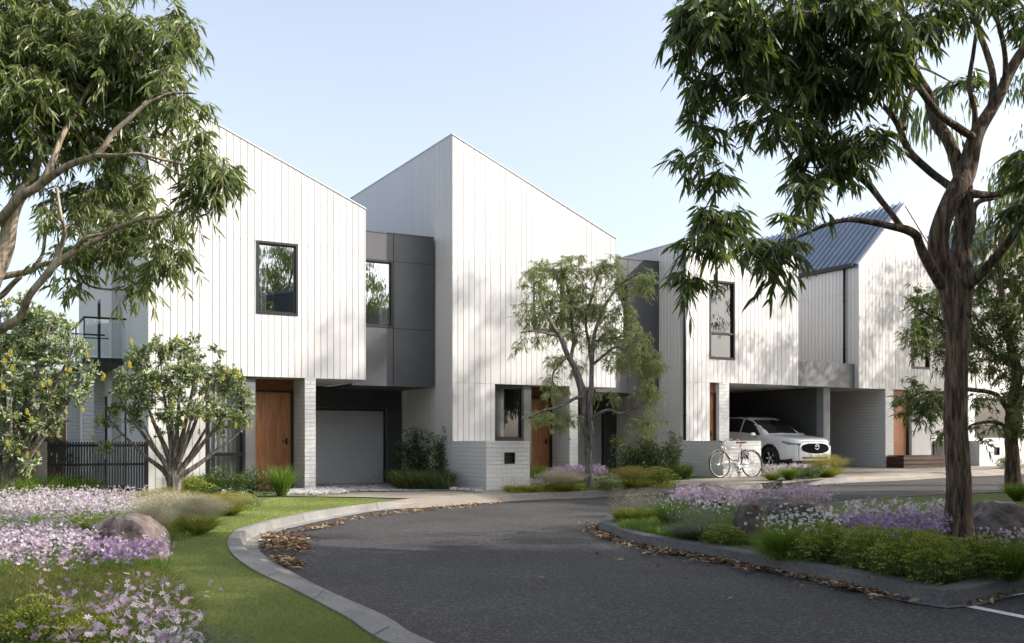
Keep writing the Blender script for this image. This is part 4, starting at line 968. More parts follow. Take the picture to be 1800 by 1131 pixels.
lobes = [(1620, 530, 36, 34, .1, .8), (1610, 590, 34, 30, 0, .7), (1650, 600, 34, 40, .1, .8), (1650, 560, 34, 30, .2, .7), (1615, 690, 34, 24, -.4, .9), (1650, 715, 40, 34, -.4, .9), (1615, 730, 26, 20, -.4, .6), (1690, 640, 40, 36, -.1, .6), (1740, 640, 44, 34, .1, .7), (1740, 560, 60, 50, .2, .75), (1720, 500, 50, 44, .3, .75), (1785, 500, 60, 60, .2, .8),
 (1790, 600, 50, 40, 0, .7), (1740, 700, 36, 24, -.2, .45), (1725, 755, 20, 30, -.4, .35), (1785, 745, 40, 30, -.3, .8), (1760, 430, 60, 44, .3, .7), (1810, 680, 50, 50, -.2, .7), (1850, 580, 60, 80, 0, .6), (1840, 430, 60, 60, .2, .6), (1700, 590, 40, 30, .3, .6), (1655, 770, 12, 20, -.4, .2)]
T4 = make_tree('street_tree', QXY, limbs, lobes, dict(WAT, mat='wattle_mid', wid=.019, dens=17), 'bark', 'leafy street tree on the island grass at the far right edge', seed=21, hub_gap=.34, group='street trees along the kerb')

# ---------------------------------------------------------------- banksias
def stems(cx, cy, ends, w=7):
    return [[(cx + (ex_ - cx) * .02, cy + 12, w * 1.3), (cx + (ex_ - cx) * .10, cy - (cy - ey) * .22, w), (cx + (ex_ - cx) * .42, cy - (cy - ey) * .48, w * .62, dy * .4), (cx + (ex_ - cx) * .78, cy - (cy - ey) * .78, w * .36, dy * .8), (ex_, ey, w * .15, dy)] for ex_, ey, dy in ends]
B1 = gnd(306, 876)
ends = [(205, 690, -.1), (235, 640, .3), (280, 615, .1), (320, 620, -.3), (350, 615, .3), (380, 640, -.2), (425, 690, -.1), (440, 740, .1), (250, 740, -.4), (380, 720, .3), (300, 680, .5), (190, 735, .1), (345, 700, -.5)]
lobes = [(250, 635, 34, 26, .2, .9), (300, 620, 34, 22, .1, .9), (350, 620, 34, 20, .2, .8), (210, 680, 34, 22, 0, .9), (265, 680, 40, 34, -.2, .9), (320, 670, 44, 34, -.3, .9), (375, 665, 36, 30, 0, .9), (410, 690, 30, 22, 0, .8), (225, 725, 44, 20, .1, .8), (290, 720, 40, 24, -.3, .7), (350, 720, 38, 24, -.2, .8), (405, 732, 36, 22, 0, .9), (435, 745, 20, 14, 0, .6), (190, 745, 24, 12, .2, .4), (300, 760, 34, 14, -.2, .3), (380, 760, 26, 10, 0, .3), (175, 790, 14, 8, 0, .25)]
T5 = make_tree('banksia_tree', B1, stems(306, 866, ends, 5.5), lobes, BAN, 'bark_grey', 'small rounded banksia with yellow flowers by the left house wall', seed=31, hub_gap=.235, spikes=34, wob=.02)
B2 = (gnd(10, 880)[0], gnd(10, 880)[1])
ends = [(-60, 620, 0), (0, 560, .2), (40, 540, .3), (90, 560, 0), (130, 610, -.2), (150, 660, 0), (110, 720, .1), (60, 760, -.3), (20, 700, -.5), (70, 650, .4), (-20, 760, -.3), (10, 600, .6), (90, 690, -.3)]
lobes = [(40, 560, 44, 30, .3, .9), (95, 570, 36, 26, .1, .8), (0, 600, 50, 34, 0, .9), (60, 620, 50, 36, -.1, .9), (120, 620, 36, 28, -.1, .8), (150, 650, 22, 20, 0, .6), (10, 670, 50, 36, -.2, .9), (75, 685, 48, 34, -.2, .9), (130, 685, 30, 24, 0, .7), (20, 740, 44, 30, -.3, .8), (80, 745, 40, 24, -.2, .7), (120, 720, 26, 20, 0, .5), (30, 790, 34, 20, -.3, .6), (50, 815, 22, 14, -.3, .4), (-60, 640, 60, 80, 0, .6), (-50, 760, 50, 50, 0, .5)]
T6 = make_tree('banksia_tree', B2, stems(10, 870, ends, 10), lobes, BAN, 'bark_grey', 'large spreading banksia with yellow flowers cut by the left edge', seed=37, hub_gap=.25, spikes=32, wob=.02)

# ================================================================ CAR
def interp(y, tab): return float(np.interp(y, [a for a, _ in tab], [b for _, b in tab]))
CW = [(0, .62), (.04, .72), (.10, .79), (.22, .86), (.45, .90), (.9, .92), (3.6, .92), (4.1, .89), (4.4, .82), (4.55, .72)]
CH = [(0, .86), (.03, .915), (.1, .955), (.3, .995), (.7, 1.045), (1.1, 1.08), (1.25, 1.11), (1.6, 1.34), (1.95, 1.54), (2.2, 1.615), (2.6, 1.655), (3.0, 1.66), (3.5, 1.625), (3.9, 1.55), (4.1, 1.47), (4.35, 1.2), (4.5, 1.02), (4.55, .9)]
CB = [(0, .72), (.1, .79), (.4, .88), (.9, .95), (1.25, .99), (2, 1.0), (3, 1.03), (4, 1.06), (4.55, .84)]
CZ = [(0, .30), (.3, .25), (1, .23), (4.2, .27), (4.55, .36)]
def section(y):
    w_, H, zb = interp(y, CW), interp(y, CH), interp(y, CZ); B = min(interp(y, CB), H - .05)
    k = min(1, max(0, (y - 1.1) / .9)); k = k * k * (3 - 2 * k)
    wc = (1 - k) * .80 * w_ + k * .625; zc = H - (.025 + .035 * k)
    return [(w_ * .93, zb), (w_ * .985, zb + .1), (w_, (zb + B) * .5), (w_ * .985, B - .03), (w_ * .94, B + .012), (wc, zc), (wc * .55, H - .006), (0, H)]
def make_car(loc):
    root = empty('parked_car', loc, TH, 'white parked suv with its nose out of the open carport', 'car')
    ys = np.unique(np.concatenate([np.linspace(0, .3, 14), np.linspace(.3, 1.5, 80), np.linspace(1.5, 4.3, 90), np.linspace(4.3, 4.55, 10)]))
    rings = []
    for y in ys:
        half = smooth_line(section(y), 7); ring = [(-a, b) for a, b in half] + [(a, b) for a, b in reversed(half[:-1])]; rings.append(ring)
    n = len(rings[0]); mats = {}
    parts = {k: MB() for k in ('body', 'windscreen', 'side_window', 'headlight', 'trim', 'rear_window')}
    vs = [[(x, y, z) for x, z in ring] for y, ring in zip(ys, rings)]
    hn = (n - 1) // 2
    for i in range(len(ys) - 1):
        for j in range(n - 1):
            q = [vs[i][j], vs[i][j + 1], vs[i + 1][j + 1], vs[i + 1][j]]
            x, y, z = np.mean(q, 0); jj = j if j < hn else n - 2 - j; seg = jj / 7.0; ax = abs(x)
            r1 = math.hypot(y - .93, z - .36); r2 = math.hypot(y - 3.63, z - .36)
            if seg < 4 and min(r1, r2) < .385: continue
            B = interp(y, CB); H = interp(y, CH); key = 'body'
            if seg < 4 and (min(r1, r2) < .435 or z < interp(y, CZ) + .08) and y > .12: key = 'trim'
            if 4.15 < seg < 4.95 and y > 1.33 + (z - 1.0) * 1.28 and y < 4.1 - (z - 1.0) * .9 and z > B + .03 and not (2.30 < y < 2.36): key = 'side_window'
            if seg >= 5.0 and 1.27 < y < 1.97 and not (ax > .60): key = 'windscreen'
            if seg >= 5.0 and 4.0 < y < 4.36: key = 'rear_window'
            if y < .44 and 2.2 < seg < 4.6 and z > .74 + .16 * y and z < .805 + .20 * y: key = 'headlight'
            parts[key].add(q, [(3, 2, 1, 0)], 0, True)
    # nose cap
    sec = smooth_line(section(0), 7); zs = [b for _, b in sec]; wsx = [a for a, _ in sec]
    cap = {k: MB() for k in ('body', 'grille', 'trim')}
    Z = np.linspace(.30, .86, 33)
    def hw(z): return float(np.interp(z, zs, wsx)) if z < zs[-1] else 0
    NXX = 40
    for a, b in zip(Z[:-1], Z[1:]):
        for k in range(NXX):
            t0, t1 = -1 + 2 * k / NXX, -1 + 2 * (k + 1) / NXX
            q = [(hw(a) * t0, 0, a), (hw(a) * t1, 0, a), (hw(b) * t1, 0, b), (hw(b) * t0, 0, b)]
            for qq in range(4):
                bulge = -.07 * (1 - (q[qq][0] / .62) ** 2) - .02 * math.sin((q[qq][2] - .3) / .56 * math.pi); q[qq] = (q[qq][0], bulge, q[qq][2])
            x, y, z = np.mean(q, 0); key = 'body'
            if (abs(x) / .56) ** 2.6 + (abs(z - .665) / (.15 if z > .665 else .175)) ** 2.4 < 1: key = 'grille'
            if .345 < z < .405 and abs(x) < .52: key = 'trim'
            cap[key].add(q, [(0, 1, 2, 3)], 0, True)
    # close the small ledge between cap and first ring
    edge = [(x, -.07 * (1 - (x / .62) ** 2) - .02 * math.sin((min(z, .86) - .3) / .56 * math.pi), z) for x, z in rings[0]]
    ring0 = [(x, 0, z) for x, z in rings[0]]
    parts['body'].add(edge + ring0, [(k, k + 1, n + k + 1, n + k) for k in range(n - 1)], 0, True)
    parts['body'].v += cap['body'].v; off = len(parts['body'].v) - len(cap['body'].v)
    parts['body'].f += [[off + i for i in f] for f in cap['body'].f]; parts['body'].m += cap['body'].m; parts['body'].sm += cap['body'].sm
    def merged(mb, name, mat, parent):
        o = mb.build(name, mat, parent); import bmesh
        bm = bmesh.new(); bm.from_mesh(o.data); bmesh.ops.remove_doubles(bm, verts=bm.verts, dist=.0004); bm.to_mesh(o.data); bm.free(); return o
    m, t, b = nodes('car_paint'); b.inputs['Base Color'].default_value = (.70, .71, .73, 1); b.inputs['Roughness'].default_value = .28; b.inputs['Coat Weight'].default_value = .8; b.inputs['Coat Roughness'].default_value = .03; b.inputs['Metallic'].default_value = .15; paint = m
    m, t, b = nodes('car_glass'); b.inputs['Base Color'].default_value = (.012, .014, .016, 1); b.inputs['Roughness'].default_value = .03; b.inputs['Specular IOR Level'].default_value = .9; cg = m
    m, t, b = nodes('car_trim'); b.inputs['Base Color'].default_value = (.012, .012, .013, 1); b.inputs['Roughness'].default_value = .5; tr = m
    m, t, b = nodes('chrome'); b.inputs['Base Color'].default_value = (.75, .76, .78, 1); b.inputs['Roughness'].default_value = .12; b.inputs['Metallic'].default_value = 1; ch = m
    m, t, b = nodes('headlight_lens'); b.inputs['Base Color'].default_value = (.16, .16, .17, 1); b.inputs['Roughness'].default_value = .06; b.inputs['Metallic'].default_value = .5; b.inputs['Coat Weight'].default_value = 1; hl = m
    m, t, b = nodes('tyre_rubber'); b.inputs['Base Color'].default_value = (.014, .014, .014, 1); b.inputs['Roughness'].default_value = .8; rub = m
    M['chrome'] = ch; M['rubber'] = rub
    merged(parts['body'], 'body', paint, root)
    for k in ('windscreen', 'side_window', 'rear_window'): merged(parts[k], k, cg, root)
    merged(parts['trim'], 'lower_trim', tr, root)
    hx = parts['headlight']
    for sgn in (-1, 1):
        mb = MB()
        for f in hx.f:
            if hx.v[f[0]][0] * sgn > 0: mb.add([hx.v[i] for i in f], [(0, 1, 2, 3)], 0, True)
        merged(mb, 'headlight', hl, root)
    # inner dark liner so that the arches read as holes
    li = MB(); li.box(-.74, .74, .3, 4.3, .25, .72); li.build('underbody', tr, root)
    gr = MB()
    for f in cap['grille'].f: gr.add([cap['grille'].v[i] for i in f], [(0, 1, 2, 3)], 0, True)
    gm, gt_, gb_ = nodes('grille_mesh'); gb_.inputs['Base Color'].default_value = (.006, .006, .007, 1); gb_.inputs['Roughness'].default_value = .8; gb_.inputs['Specular IOR Level'].default_value = .1
    go = gr.build('grille', gm, root)
    for f in cap['trim'].f: pass
    it = MB()
    for f in cap['trim'].f: it.add([cap['trim'].v[i] for i in f], [(0, 1, 2, 3)], 0, True)
    it.build('lower_intake', tr, root)
    def fy(x, z): return -.07 * (1 - (x / .62) ** 2) - .02 * math.sin((z - .3) / .56 * math.pi) - .012
    wing = []
    for k in range(25):
        a = math.pi * (1.0 + k / 24.0); x = .575 * math.copysign(abs(math.cos(a)) ** .75, math.cos(a)); z = .675 + .18 * math.copysign(abs(math.sin(a)) ** .85, math.sin(a)); wing.append((x, fy(x, z), z))
    wing = [(-.66, .03, .76)] + wing + [(.66, .03, .76)]
    MB().tube(wing, .011, 6).build('grille_trim', ch, go)
    em = MB(); ov = [(.085 * math.cos(a), 0, .068 * math.sin(a)) for a in np.linspace(0, 2 * math.pi, 25)[:-1]]
    em.tube([(x, fy(x, .70) - .015, .70 + z) for x, _, z in ov], .010, 6, closed=True)
    for sg in (-1, 1):
        em.tube([(sg * .078, fy(.07, .7) - .018, .715), (sg * .05, fy(.05, .7) - .02, .735), (sg * .02, fy(0, .7) - .02, .712), (0, fy(0, .7) - .02, .685)], [.006, .011, .009, .007], 6)
    em.build('emblem', ch, go)
    pl = MB(); pl.box(-.19, .19, -.112, -.10, .40, .50); pl.build('number_plate', M['paint_white'], root)
    # wheels
    for sgn in (-1, 1):
        for yy in (.93, 3.63):
            w0 = MB(); prof = [(.20, -.10), (.335, -.11), (.36, -.08), (.362, 0), (.36, .08), (.335, .11), (.20, .10)]
            K = 36; v_ = []
            for k in range(K):
                a = 2 * math.pi * k / K
                for r_, x_ in prof: v_.append((x_, r_ * math.cos(a), r_ * math.sin(a)))
            P_ = len(prof); w0.add(v_, [(k * P_ + i, k * P_ + i + 1, ((k + 1) % K) * P_ + i + 1, ((k + 1) % K) * P_ + i) for k in range(K) for i in range(P_ - 1)], 0, True)
            wo = w0.build('wheel', rub, root, (sgn * .80, yy, .36))
            rm = MB(); side = sgn * .085
            rm.tube([(side, .25 * math.cos(a), .25 * math.sin(a)) for a in np.linspace(0, 2 * math.pi, 37)[:-1]], .014, 6, closed=True)
            for k in range(5):
                a = 2 * math.pi * k / 5
                for da in (-.13, .13): rm.tube([(side - sgn * .005, .05 * math.cos(a + da * 2), .05 * math.sin(a + da * 2)), (side, .25 * math.cos(a + da), .25 * math.sin(a + da))], [.016, .012], 5)
            rm.tube([(side - sgn * .02, 0, 0), (side + sgn * .012, 0, 0)], .05, 12); rm.build('rim', ch, wo)
    for sgn in (-1, 1):
        mr = MB(); cx_ = sgn * 1.02; vv = []; ff = []
        Kx, Ky = 10, 14
        for i in range(Kx + 1):
            th = math.pi * i / Kx
            for j_ in range(Ky):
                ph = 2 * math.pi * j_ / Ky; vv.append((cx_ + .115 * math.cos(th), 1.52 + .055 * math.sin(th) * math.cos(ph), 1.075 + .070 * math.sin(th) * math.sin(ph)))
        mr.add(vv, [(i * Ky + j_, i * Ky + (j_ + 1) % Ky, (i + 1) * Ky + (j_ + 1) % Ky, (i + 1) * Ky + j_) for i in range(Kx) for j_ in range(Ky)], 0, True)
        mo = mr.build('wing_mirror', paint, root); MB().tube([(sgn * .86, 1.56, 1.0), (sgn * .95, 1.54, 1.04)], .022, 6).build('mirror_arm', tr, mo)
    rr = MB()
    for sgn in (-1, 1): rr.tube([(sgn * .60, 2.2, 1.60), (sgn * .61, 2.5, 1.655), (sgn * .60, 3.4, 1.64), (sgn * .59, 3.7, 1.585)], .012, 6).build('roof_rail', tr, root); rr = MB()
    return root
p = SV(10.22, -.55); car_ = make_car((p[0], p[1], float(g(*p)) + .01)); car_.scale = (.88, .88, .88)

# ================================================================ BICYCLE
m_, t_, b_ = nodes('bike_enamel'); b_.inputs['Base Color'].default_value = (.50, .47, .43, 1); b_.inputs['Roughness'].default_value = .3; b_.inputs['Metallic'].default_value = .3; M['enamel'] = m_
m_, t_, b_ = nodes('saddle_leather'); b_.inputs['Base Color'].default_value = (.22, .075, .03, 1); b_.inputs['Roughness'].default_value = .5; M['leather'] = m_
p = SV(5.87, -1.93); bike = empty('bicycle', (p[0], p[1], float(g(*p)) + .0), TH, 'cream city bicycle with brown saddle leaning on the low brick wall', 'bicycle')
bike.rotation_euler = (R(-4), 0, TH)
RW = .315; FXh, RXh = (0, 0, RW), (.96, 0, RW); BBk = (.53, 0, .26)
for hub in (FXh, RXh):
    ty = MB(); ty.tube([(RW - .013) * np.array((math.cos(a), 0, math.sin(a))) for a in np.linspace(0, 2 * math.pi, 49)[:-1]], .0165, 8, closed=True)
    wo = ty.build('wheel', M['rubber'], bike, hub)
    rm = MB(); rm.tube([(RW - .034) * np.array((math.cos(a), 0, math.sin(a))) for a in np.linspace(0, 2 * math.pi, 49)[:-1]], .009, 6, closed=True); rm.tube([(0, -.035, 0), (0, .035, 0)], .018, 8); rm.build('rim', M['enamel'], wo)
    sp = MB()
    for k in range(28):
        a = 2 * math.pi * k / 28; sp.tube([(.015 * math.cos(a + 1.2), .028 * (-1) ** k, .015 * math.sin(a + 1.2)), ((RW - .04) * math.cos(a), 0, (RW - .04) * math.sin(a))], .0016, 3, cap=False)
    sp.build('spokes', M['chrome'], wo)
fr = MB(); HT, HB = (.185, 0, .715), (.155, 0, .60); ST = (.645, 0, .70)
for a, b, r_ in ((HT, HB, .019), ((.18, 0, .695), (.64, 0, .695), .014), ((.16, 0, .62), BBk, .016), (BBk, (.66, 0, .77), .015)): fr.tube([a, b], r_, 8)
for s_ in (-1, 1):
    fr.tube([BBk, (.96, s_ * .05, RW)], .009, 6); fr.tube([(.645, 0, .70), (.75, s_ * .045, .585), (.96, s_ * .05, RW)], .008, 6)
    fr.tube([HB, (.13, s_ * .04, .54), (.06, s_ * .048, .40), (0, s_ * .05, RW)], .010, 6)
    fr.tube([(1.02, s_ * .07, .66), (.97, s_ * .05, RW)], .005, 5)
fr.build('frame', M['enamel'], bike)
hb = MB(); hb.tube([HT, (.20, 0, .80), (.15, 0, .84)], .011, 8)
for s_ in (-1, 1): hb.tube([(.15, 0, .84), (.13, s_ * .10, .865), (.17, s_ * .22, .875), (.30, s_ * .28, .865)], .010, 8)
ho = hb.build('handlebar', M['chrome'], bike)
for s_ in (-1, 1): MB().tube([(.22, s_ * .248, .872), (.34, s_ * .295, .862)], .016, 8).build('grip', M['leather'], ho)
bl = MB(); bl.tube([(.11, 0, .70), (.07, 0, .70), (.05, 0, .70)], [.03, .038, .03], 10); bl.build('front_lamp', M['chrome'], bike)
sd = MB(); sv_ = []; L_ = [(.53, .018), (.60, .025), (.66, .05), (.72, .085), (.78, .088), (.80, .07)]
for x_, h_ in L_: sv_ += [(x_, -h_, .795), (x_, -h_ * .7, .83), (x_, 0, .84), (x_, h_ * .7, .83), (x_, h_, .795)]
sd.add(sv_, [(i * 5 + j_, i * 5 + j_ + 1, i * 5 + j_ + 6, i * 5 + j_ + 5) for i in range(5) for j_ in range(4)] + [(0, 4, 3, 2, 1), (25, 26, 27, 28, 29)] + [(i * 5, i * 5 + 5, i * 5 + 9, i * 5 + 4) for i in range(5)], 0, True)
sd.build('saddle', M['leather'], bike); MB().tube([(.658, 0, .76), (.675, 0, .80)], .011, 8).build('seat_post', M['chrome'], bike)
for hub, a0, a1 in ((FXh, .35, 2.5), (RXh, -.2, 2.6)):
    mg = MB(); v_ = []; K = 22
    for k in range(K + 1):
        a = a0 + (a1 - a0) * k / K
        for yy, rr_ in ((-.026, RW + .010), (-.012, RW + .022), (.012, RW + .022), (.026, RW + .010)): v_.append((hub[0] + rr_ * math.cos(a), yy, hub[2] + rr_ * math.sin(a)))
    mg.add(v_, [(k * 4 + i, k * 4 + i + 1, k * 4 + i + 5, k * 4 + i + 4) for k in range(K) for i in range(3)], 0, True); mg.build('mudguard', M['enamel'], bike)
cg_ = MB(); cg_.tube([(.53, -.06, .26), (.53, -.045, .26)], .095, 20); cg_.tube([(.53, -.05, .30), (.96, -.05, .345)], .02, 6); cg_.tube([(.53, -.05, .21), (.96, -.05, .28)], .012, 6); cg_.build('chain_guard', M['chrome'], bike)
ck = MB(); ck.tube([(.53, -.09, .26), (.47, -.09, .11)], .008, 6); ck.tube([(.53, .09, .26), (.59, .09, .41)], .008, 6); ck.build('crank', M['chrome'], bike)
for s_, q in ((-1, (.47, .11)), (1, (.59, .41))): mp_ = MB(); mp_.box(q[0] - .04, q[0] + .04, s_ * .13 - .03, s_ * .13 + .03, q[1] - .012, q[1] + .012); mp_.build('pedal', M['leather'], bike)

# ================================================================ GROUND PLANTING
def in_poly(x, y, P):
    c = np.zeros(len(x), bool); n = len(P)
    for i in range(n):
        x0, y0 = P[i]; x1, y1 = P[(i + 1) % n]
        with np.errstate(divide='ignore', invalid='ignore'):
            t = ((y0 > y) != (y1 > y)) & (x < (x1 - x0) * (y - y0) / (y1 - y0) + x0)
        c ^= t
    return c
def ground_pts(px, py, off=0.0):
    Y = np.full(len(px), 10.0)
    for _ in range(40):
        z = g((px - CX) / F * Y, Y) + off; Y = Y * .5 + .5 * (EYE - z) * F / np.maximum(py - HZ, 2)
    X = (px - CX) / F * Y; return np.stack([X, Y, g(X, Y) + off], 1)
def world_poly(poly_px): return [gnd(*p) for p in poly_px]
def scatter(poly_px, n, mix=.6):
    """points on the ground inside a polygon: part even over the ground, part denser towards the street side"""
    W2 = world_poly(poly_px); w = np.array(W2); out = []; m1 = int(n * mix); P = np.array(poly_px)
    need = m1
    while need > 0:
        q = np.stack([rng.uniform(P[:, 0].min(), P[:, 0].max(), need * 2), rng.uniform(P[:, 1].min(), P[:, 1].max(), need * 2)], 1)
        q = q[in_poly(q[:, 0], q[:, 1], poly_px)][:need]; out.append(ground_pts(q[:, 0], q[:, 1])); need -= len(q)
    need = n - m1
    while need > 0:
        q = np.stack([rng.uniform(w[:, 0].min(), w[:, 0].max(), need * 3), rng.uniform(w[:, 1].min(), w[:, 1].max(), need * 3)], 1)
        q = q[in_poly(q[:, 0], q[:, 1], W2)][:need]; out.append(np.concatenate([q, g(q[:, 0], q[:, 1])[:, None]], 1)); need -= len(q)
    return np.concatenate(out)
def stuff(lv, name, mats):
    o = lv.build(name, mats); o['kind'] = 'stuff'; return o
rng = np.random.default_rng(99)
def up(n, sp): return unit(rng.normal(size=(n, 3)) * sp * np.array([1, 1, .2]) + np.array([0, 0, 1.0]))
def lawn(polys, n, name):
    lv = Leaves()
    for poly, frac in polys:
        k = int(n * frac); p = scatter(poly, k, .65); p[:, 2] -= .012; d = np.clip(p[:, 1] / 9, .6, 2.2)
        ph = np.array([noise.noise(Vector((a * .9, b * .9, 0))) for a, b in p[:, :2]])
        lv.blades(p, up(k, .45), rng.uniform(.018, .045, k) * (1 + .5 * ph), .0035 * d * rng.uniform(.7, 1.2, k), .5, np.clip(rng.random(k) * .7 + .15 + ph * .45, 0, 1), seg=1)
    return stuff(lv, name, M['grass'])
kerb_edge = [(px, py) for px, py in out_px]
lawn_poly = [(700, 1180)] + out_px[:-1] + [(691, 882), (640, 876), (560, 873.5), (490, 874), (440, 884), (395, 905), (370, 935), (300, 955), (270, 985), (300, 1040), (330, 1131), (340, 1180)]
lawn([(lawn_poly, 1.0)], 150000, 'lawn_grass')
isl_lawn = [(1800, 864.5), (1706, 867), (1662, 869), (1560, 874), (1451, 886), (1300, 893), (1180, 900), (1080, 912), (1075, 924), (1178, 948), (1284, 966), (1400, 987), (1511, 1008), (1600, 1026), (1655, 1035), (1700, 1032), (1800, 1009)]
lawn([(isl_lawn, 1.0)], 90000, 'island_grass')
lawn([([(1025, 862), (1098, 857), (1160, 855), (1185, 850), (1130, 846), (930, 856), (890, 868)], .6), ([(1398, 845), (1440, 841.5), (1487, 838.5), (1480, 833), (1400, 836), (1352, 842)], .4)], 14000, 'verge_grass')

def field(name, poly, n, h, petal, green='tuft', r_=.02, umbel=5, leafn=3, lh=.6, spread=.22, mix=.5, leafw=.006, simple=False):
    lv = Leaves(); p = scatter(poly, n, mix); hh = h * rng.uniform(.65, 1.15, n); d = up(n, spread)
    top = p + d * hh[:, None]
    lv.blades(p, d, hh * 1.0, .004, .02, rng.random(n) * .6, mi=0, seg=1)
    pb = np.repeat(p, leafn, 0) + rng.normal(size=(n * leafn, 3)) * np.array([.03, .03, 0])
    lv.blades(pb, up(n * leafn, .5), np.repeat(hh, leafn) * lh * rng.uniform(.5, 1.3, n * leafn), leafw, .45, None, mi=0)
    c = np.repeat(top, umbel, 0) + rng.normal(size=(n * umbel, 3)) * np.array([.022, .022, .013]) * (r_ / .02)
    tone = np.repeat(rng.normal(0, .15, n), umbel)
    lv.stars(c, r_ * rng.uniform(.7, 1.2, len(c)), 4 if simple else 6, np.clip(rng.random(len(c)) + tone, 0, 1), mi=1)
    return stuff(lv, name, [M[green], M[petal]])
field('garlic_flowers', [(-60, 886), (120, 882), (270, 884), (330, 905), (240, 930), (-60, 935)], 1500, .25, 'petal_pale', r_=.016, umbel=4, leafn=7, simple=True)
field('garlic_flowers', [(-60, 900), (180, 890), (250, 905), (200, 940), (-60, 960)], 1000, .25, 'petal_lilac', r_=.016, umbel=4, leafn=7, simple=True)
field('garlic_flowers', [(-60, 975), (130, 965), (290, 990), (285, 1018), (120, 1040), (-60, 1050)], 620, .25, 'petal_lilac', r_=.0145, umbel=4, leafn=12)
field('garlic_flowers', [(-60, 960), (120, 955), (180, 990), (120, 1010), (-60, 1020)], 380, .26, 'petal_pale', r_=.0145, umbel=4, leafn=10)
field('garlic_flowers', [(165, 1003), (285, 1000), (292, 1016), (240, 1035), (165, 1030)], 150, .24, 'petal_violet', r_=.0145, umbel=4, leafn=8)
field('star_flowers', [(60, 1130), (345, 1130), (360, 1190), (330, 1330), (60, 1350)], 190, .30, 'petal_lilac', 'tuft_yellow', r_=.017, umbel=2, leafn=22, lh=.75, leafw=.005)
field('star_flowers', [(190, 1130), (345, 1140), (350, 1300), (200, 1330)], 80, .32, 'petal_pale', 'tuft', r_=.018, umbel=2, leafn=24, lh=.75, leafw=.005)
field('white_ground_flowers', [(505, 866), (600, 864), (612, 869.5), (560, 873), (480, 872)], 700, .07, 'petal_white', r_=.018, umbel=3, leafn=2, simple=True)
field('white_ground_flowers', [(795, 862), (850, 866), (845, 868), (790, 864)], 160, .06, 'petal_pale', r_=.017, umbel=2, leafn=2, simple=True)
field('garlic_flowers', [(968, 850), (1060, 848), (1062, 854), (965, 856)], 420, .36, 'petal_lilac', r_=.026, umbel=6, simple=True)
field('daisies', [(880, 862), (960, 862), (960, 867), (890, 868)], 120, .22, 'petal_pale', 'tuft_yellow', r_=.02, umbel=2, simple=True)
field('garlic_flowers', [(1345, 836), (1425, 834), (1425, 842), (1345, 844)], 200, .26, 'petal_pale', r_=.026, umbel=4, simple=True)
field('daisies', [(1150, 912), (1300, 905), (1300, 935), (1160, 940)], 260, .30, 'petal_white', 'tuft', r_=.018, umbel=1, leafn=10, lh=.8)
field('daisies', [(1330, 960), (1480, 950), (1480, 990), (1350, 985)], 260, .34, 'petal_white', 'tuft', r_=.020, umbel=1, leafn=12, lh=.8)
field('garlic_flowers', [(1185, 900), (1325, 900), (1325, 912), (1190, 912)], 420, .32, 'petal_lilac', 'fluff_grey', r_=.020, umbel=4, simple=True)
field('garlic_flowers', [(1330, 905), (1470, 905), (1460, 918), (1340, 918)], 230, .40, 'petal_lilac', 'fluff_grey', r_=.020, umbel=4, leafn=1, simple=True)
field('violet_flowers', [(1480, 950), (1665, 950), (1660, 985), (1490, 985)], 420, .30, 'petal_violet', 'hedge', r_=.017, umbel=4, leafn=10, lh=.7)
field('violet_flowers', [(1490, 940), (1665, 940), (1660, 960), (1490, 965)], 160, .36, 'petal_pale', 'hedge', r_=.020, umbel=3, leafn=8, lh=.7)
field('daisies', [(1715, 985), (1830, 980), (1830, 1015), (1720, 1010)], 130, .26, 'petal_pale', 'hedge', r_=.018, umbel=1, leafn=14, lh=.8)
def cover(name, poly, n, h, mats, w_=.006, bend=.4, sp=.5, mix=.5):
    lv = Leaves(); p = scatter(poly, n, mix); lv.blades(p, up(n, sp), h * rng.uniform(.5, 1.2, n), w_, bend, None); return stuff(lv, name, mats)
cover('bed_foliage', [(-60, 870), (350, 868), (450, 876), (430, 890), (390, 905), (370, 935), (300, 955), (270, 985), (300, 1040), (330, 1131), (345, 1300), (-60, 1350)], 60000, .13, M['tuft'], .007)
cover('wispy_grass', [(-60, 1010), (120, 1015), (290, 1020), (335, 1060), (350, 1180), (345, 1300), (-60, 1300)], 60000, .26, M['wispy'], .0032, .55, .35)
cover('wispy_grass', [(200, 875), (440, 872), (450, 885), (380, 905), (230, 905)], 9000, .18, M['fluff_gold'], .006, .5, .4)
cover('wispy_grass', [(1080, 908), (1350, 900), (1340, 960), (1178, 945), (1090, 928)], 22000, .16, M['tuft'], .006)
cover('wispy_grass', [(1340, 905), (1700, 935), (1800, 960), (1800, 1005), (1650, 1028), (1340, 970)], 42000, .10, M['hedge'], .007)
cover('tall_grass', [(-60, 872), (165, 868), (172, 874), (-60, 886)], 3800, .62, M['tuft'], .011, .35, .25)
cover('wispy_grass', [(885, 862), (950, 857), (1180, 850), (1190, 856), (1100, 858), (1020, 864), (900, 868)], 8000, .16, M['tuft_yellow'], .009)
cover('shade_grass', [tuple(q) for q in [(690, 852), (790, 856), (790, 862), (700, 860)]], 4500, .62, M['hedge'], .014, .4, .25)
cover('shade_grass', [(1085, 846), (1205, 838), (1212, 842), (1090, 850)], 4500, .5, M['hedge'], .014, .4, .25)

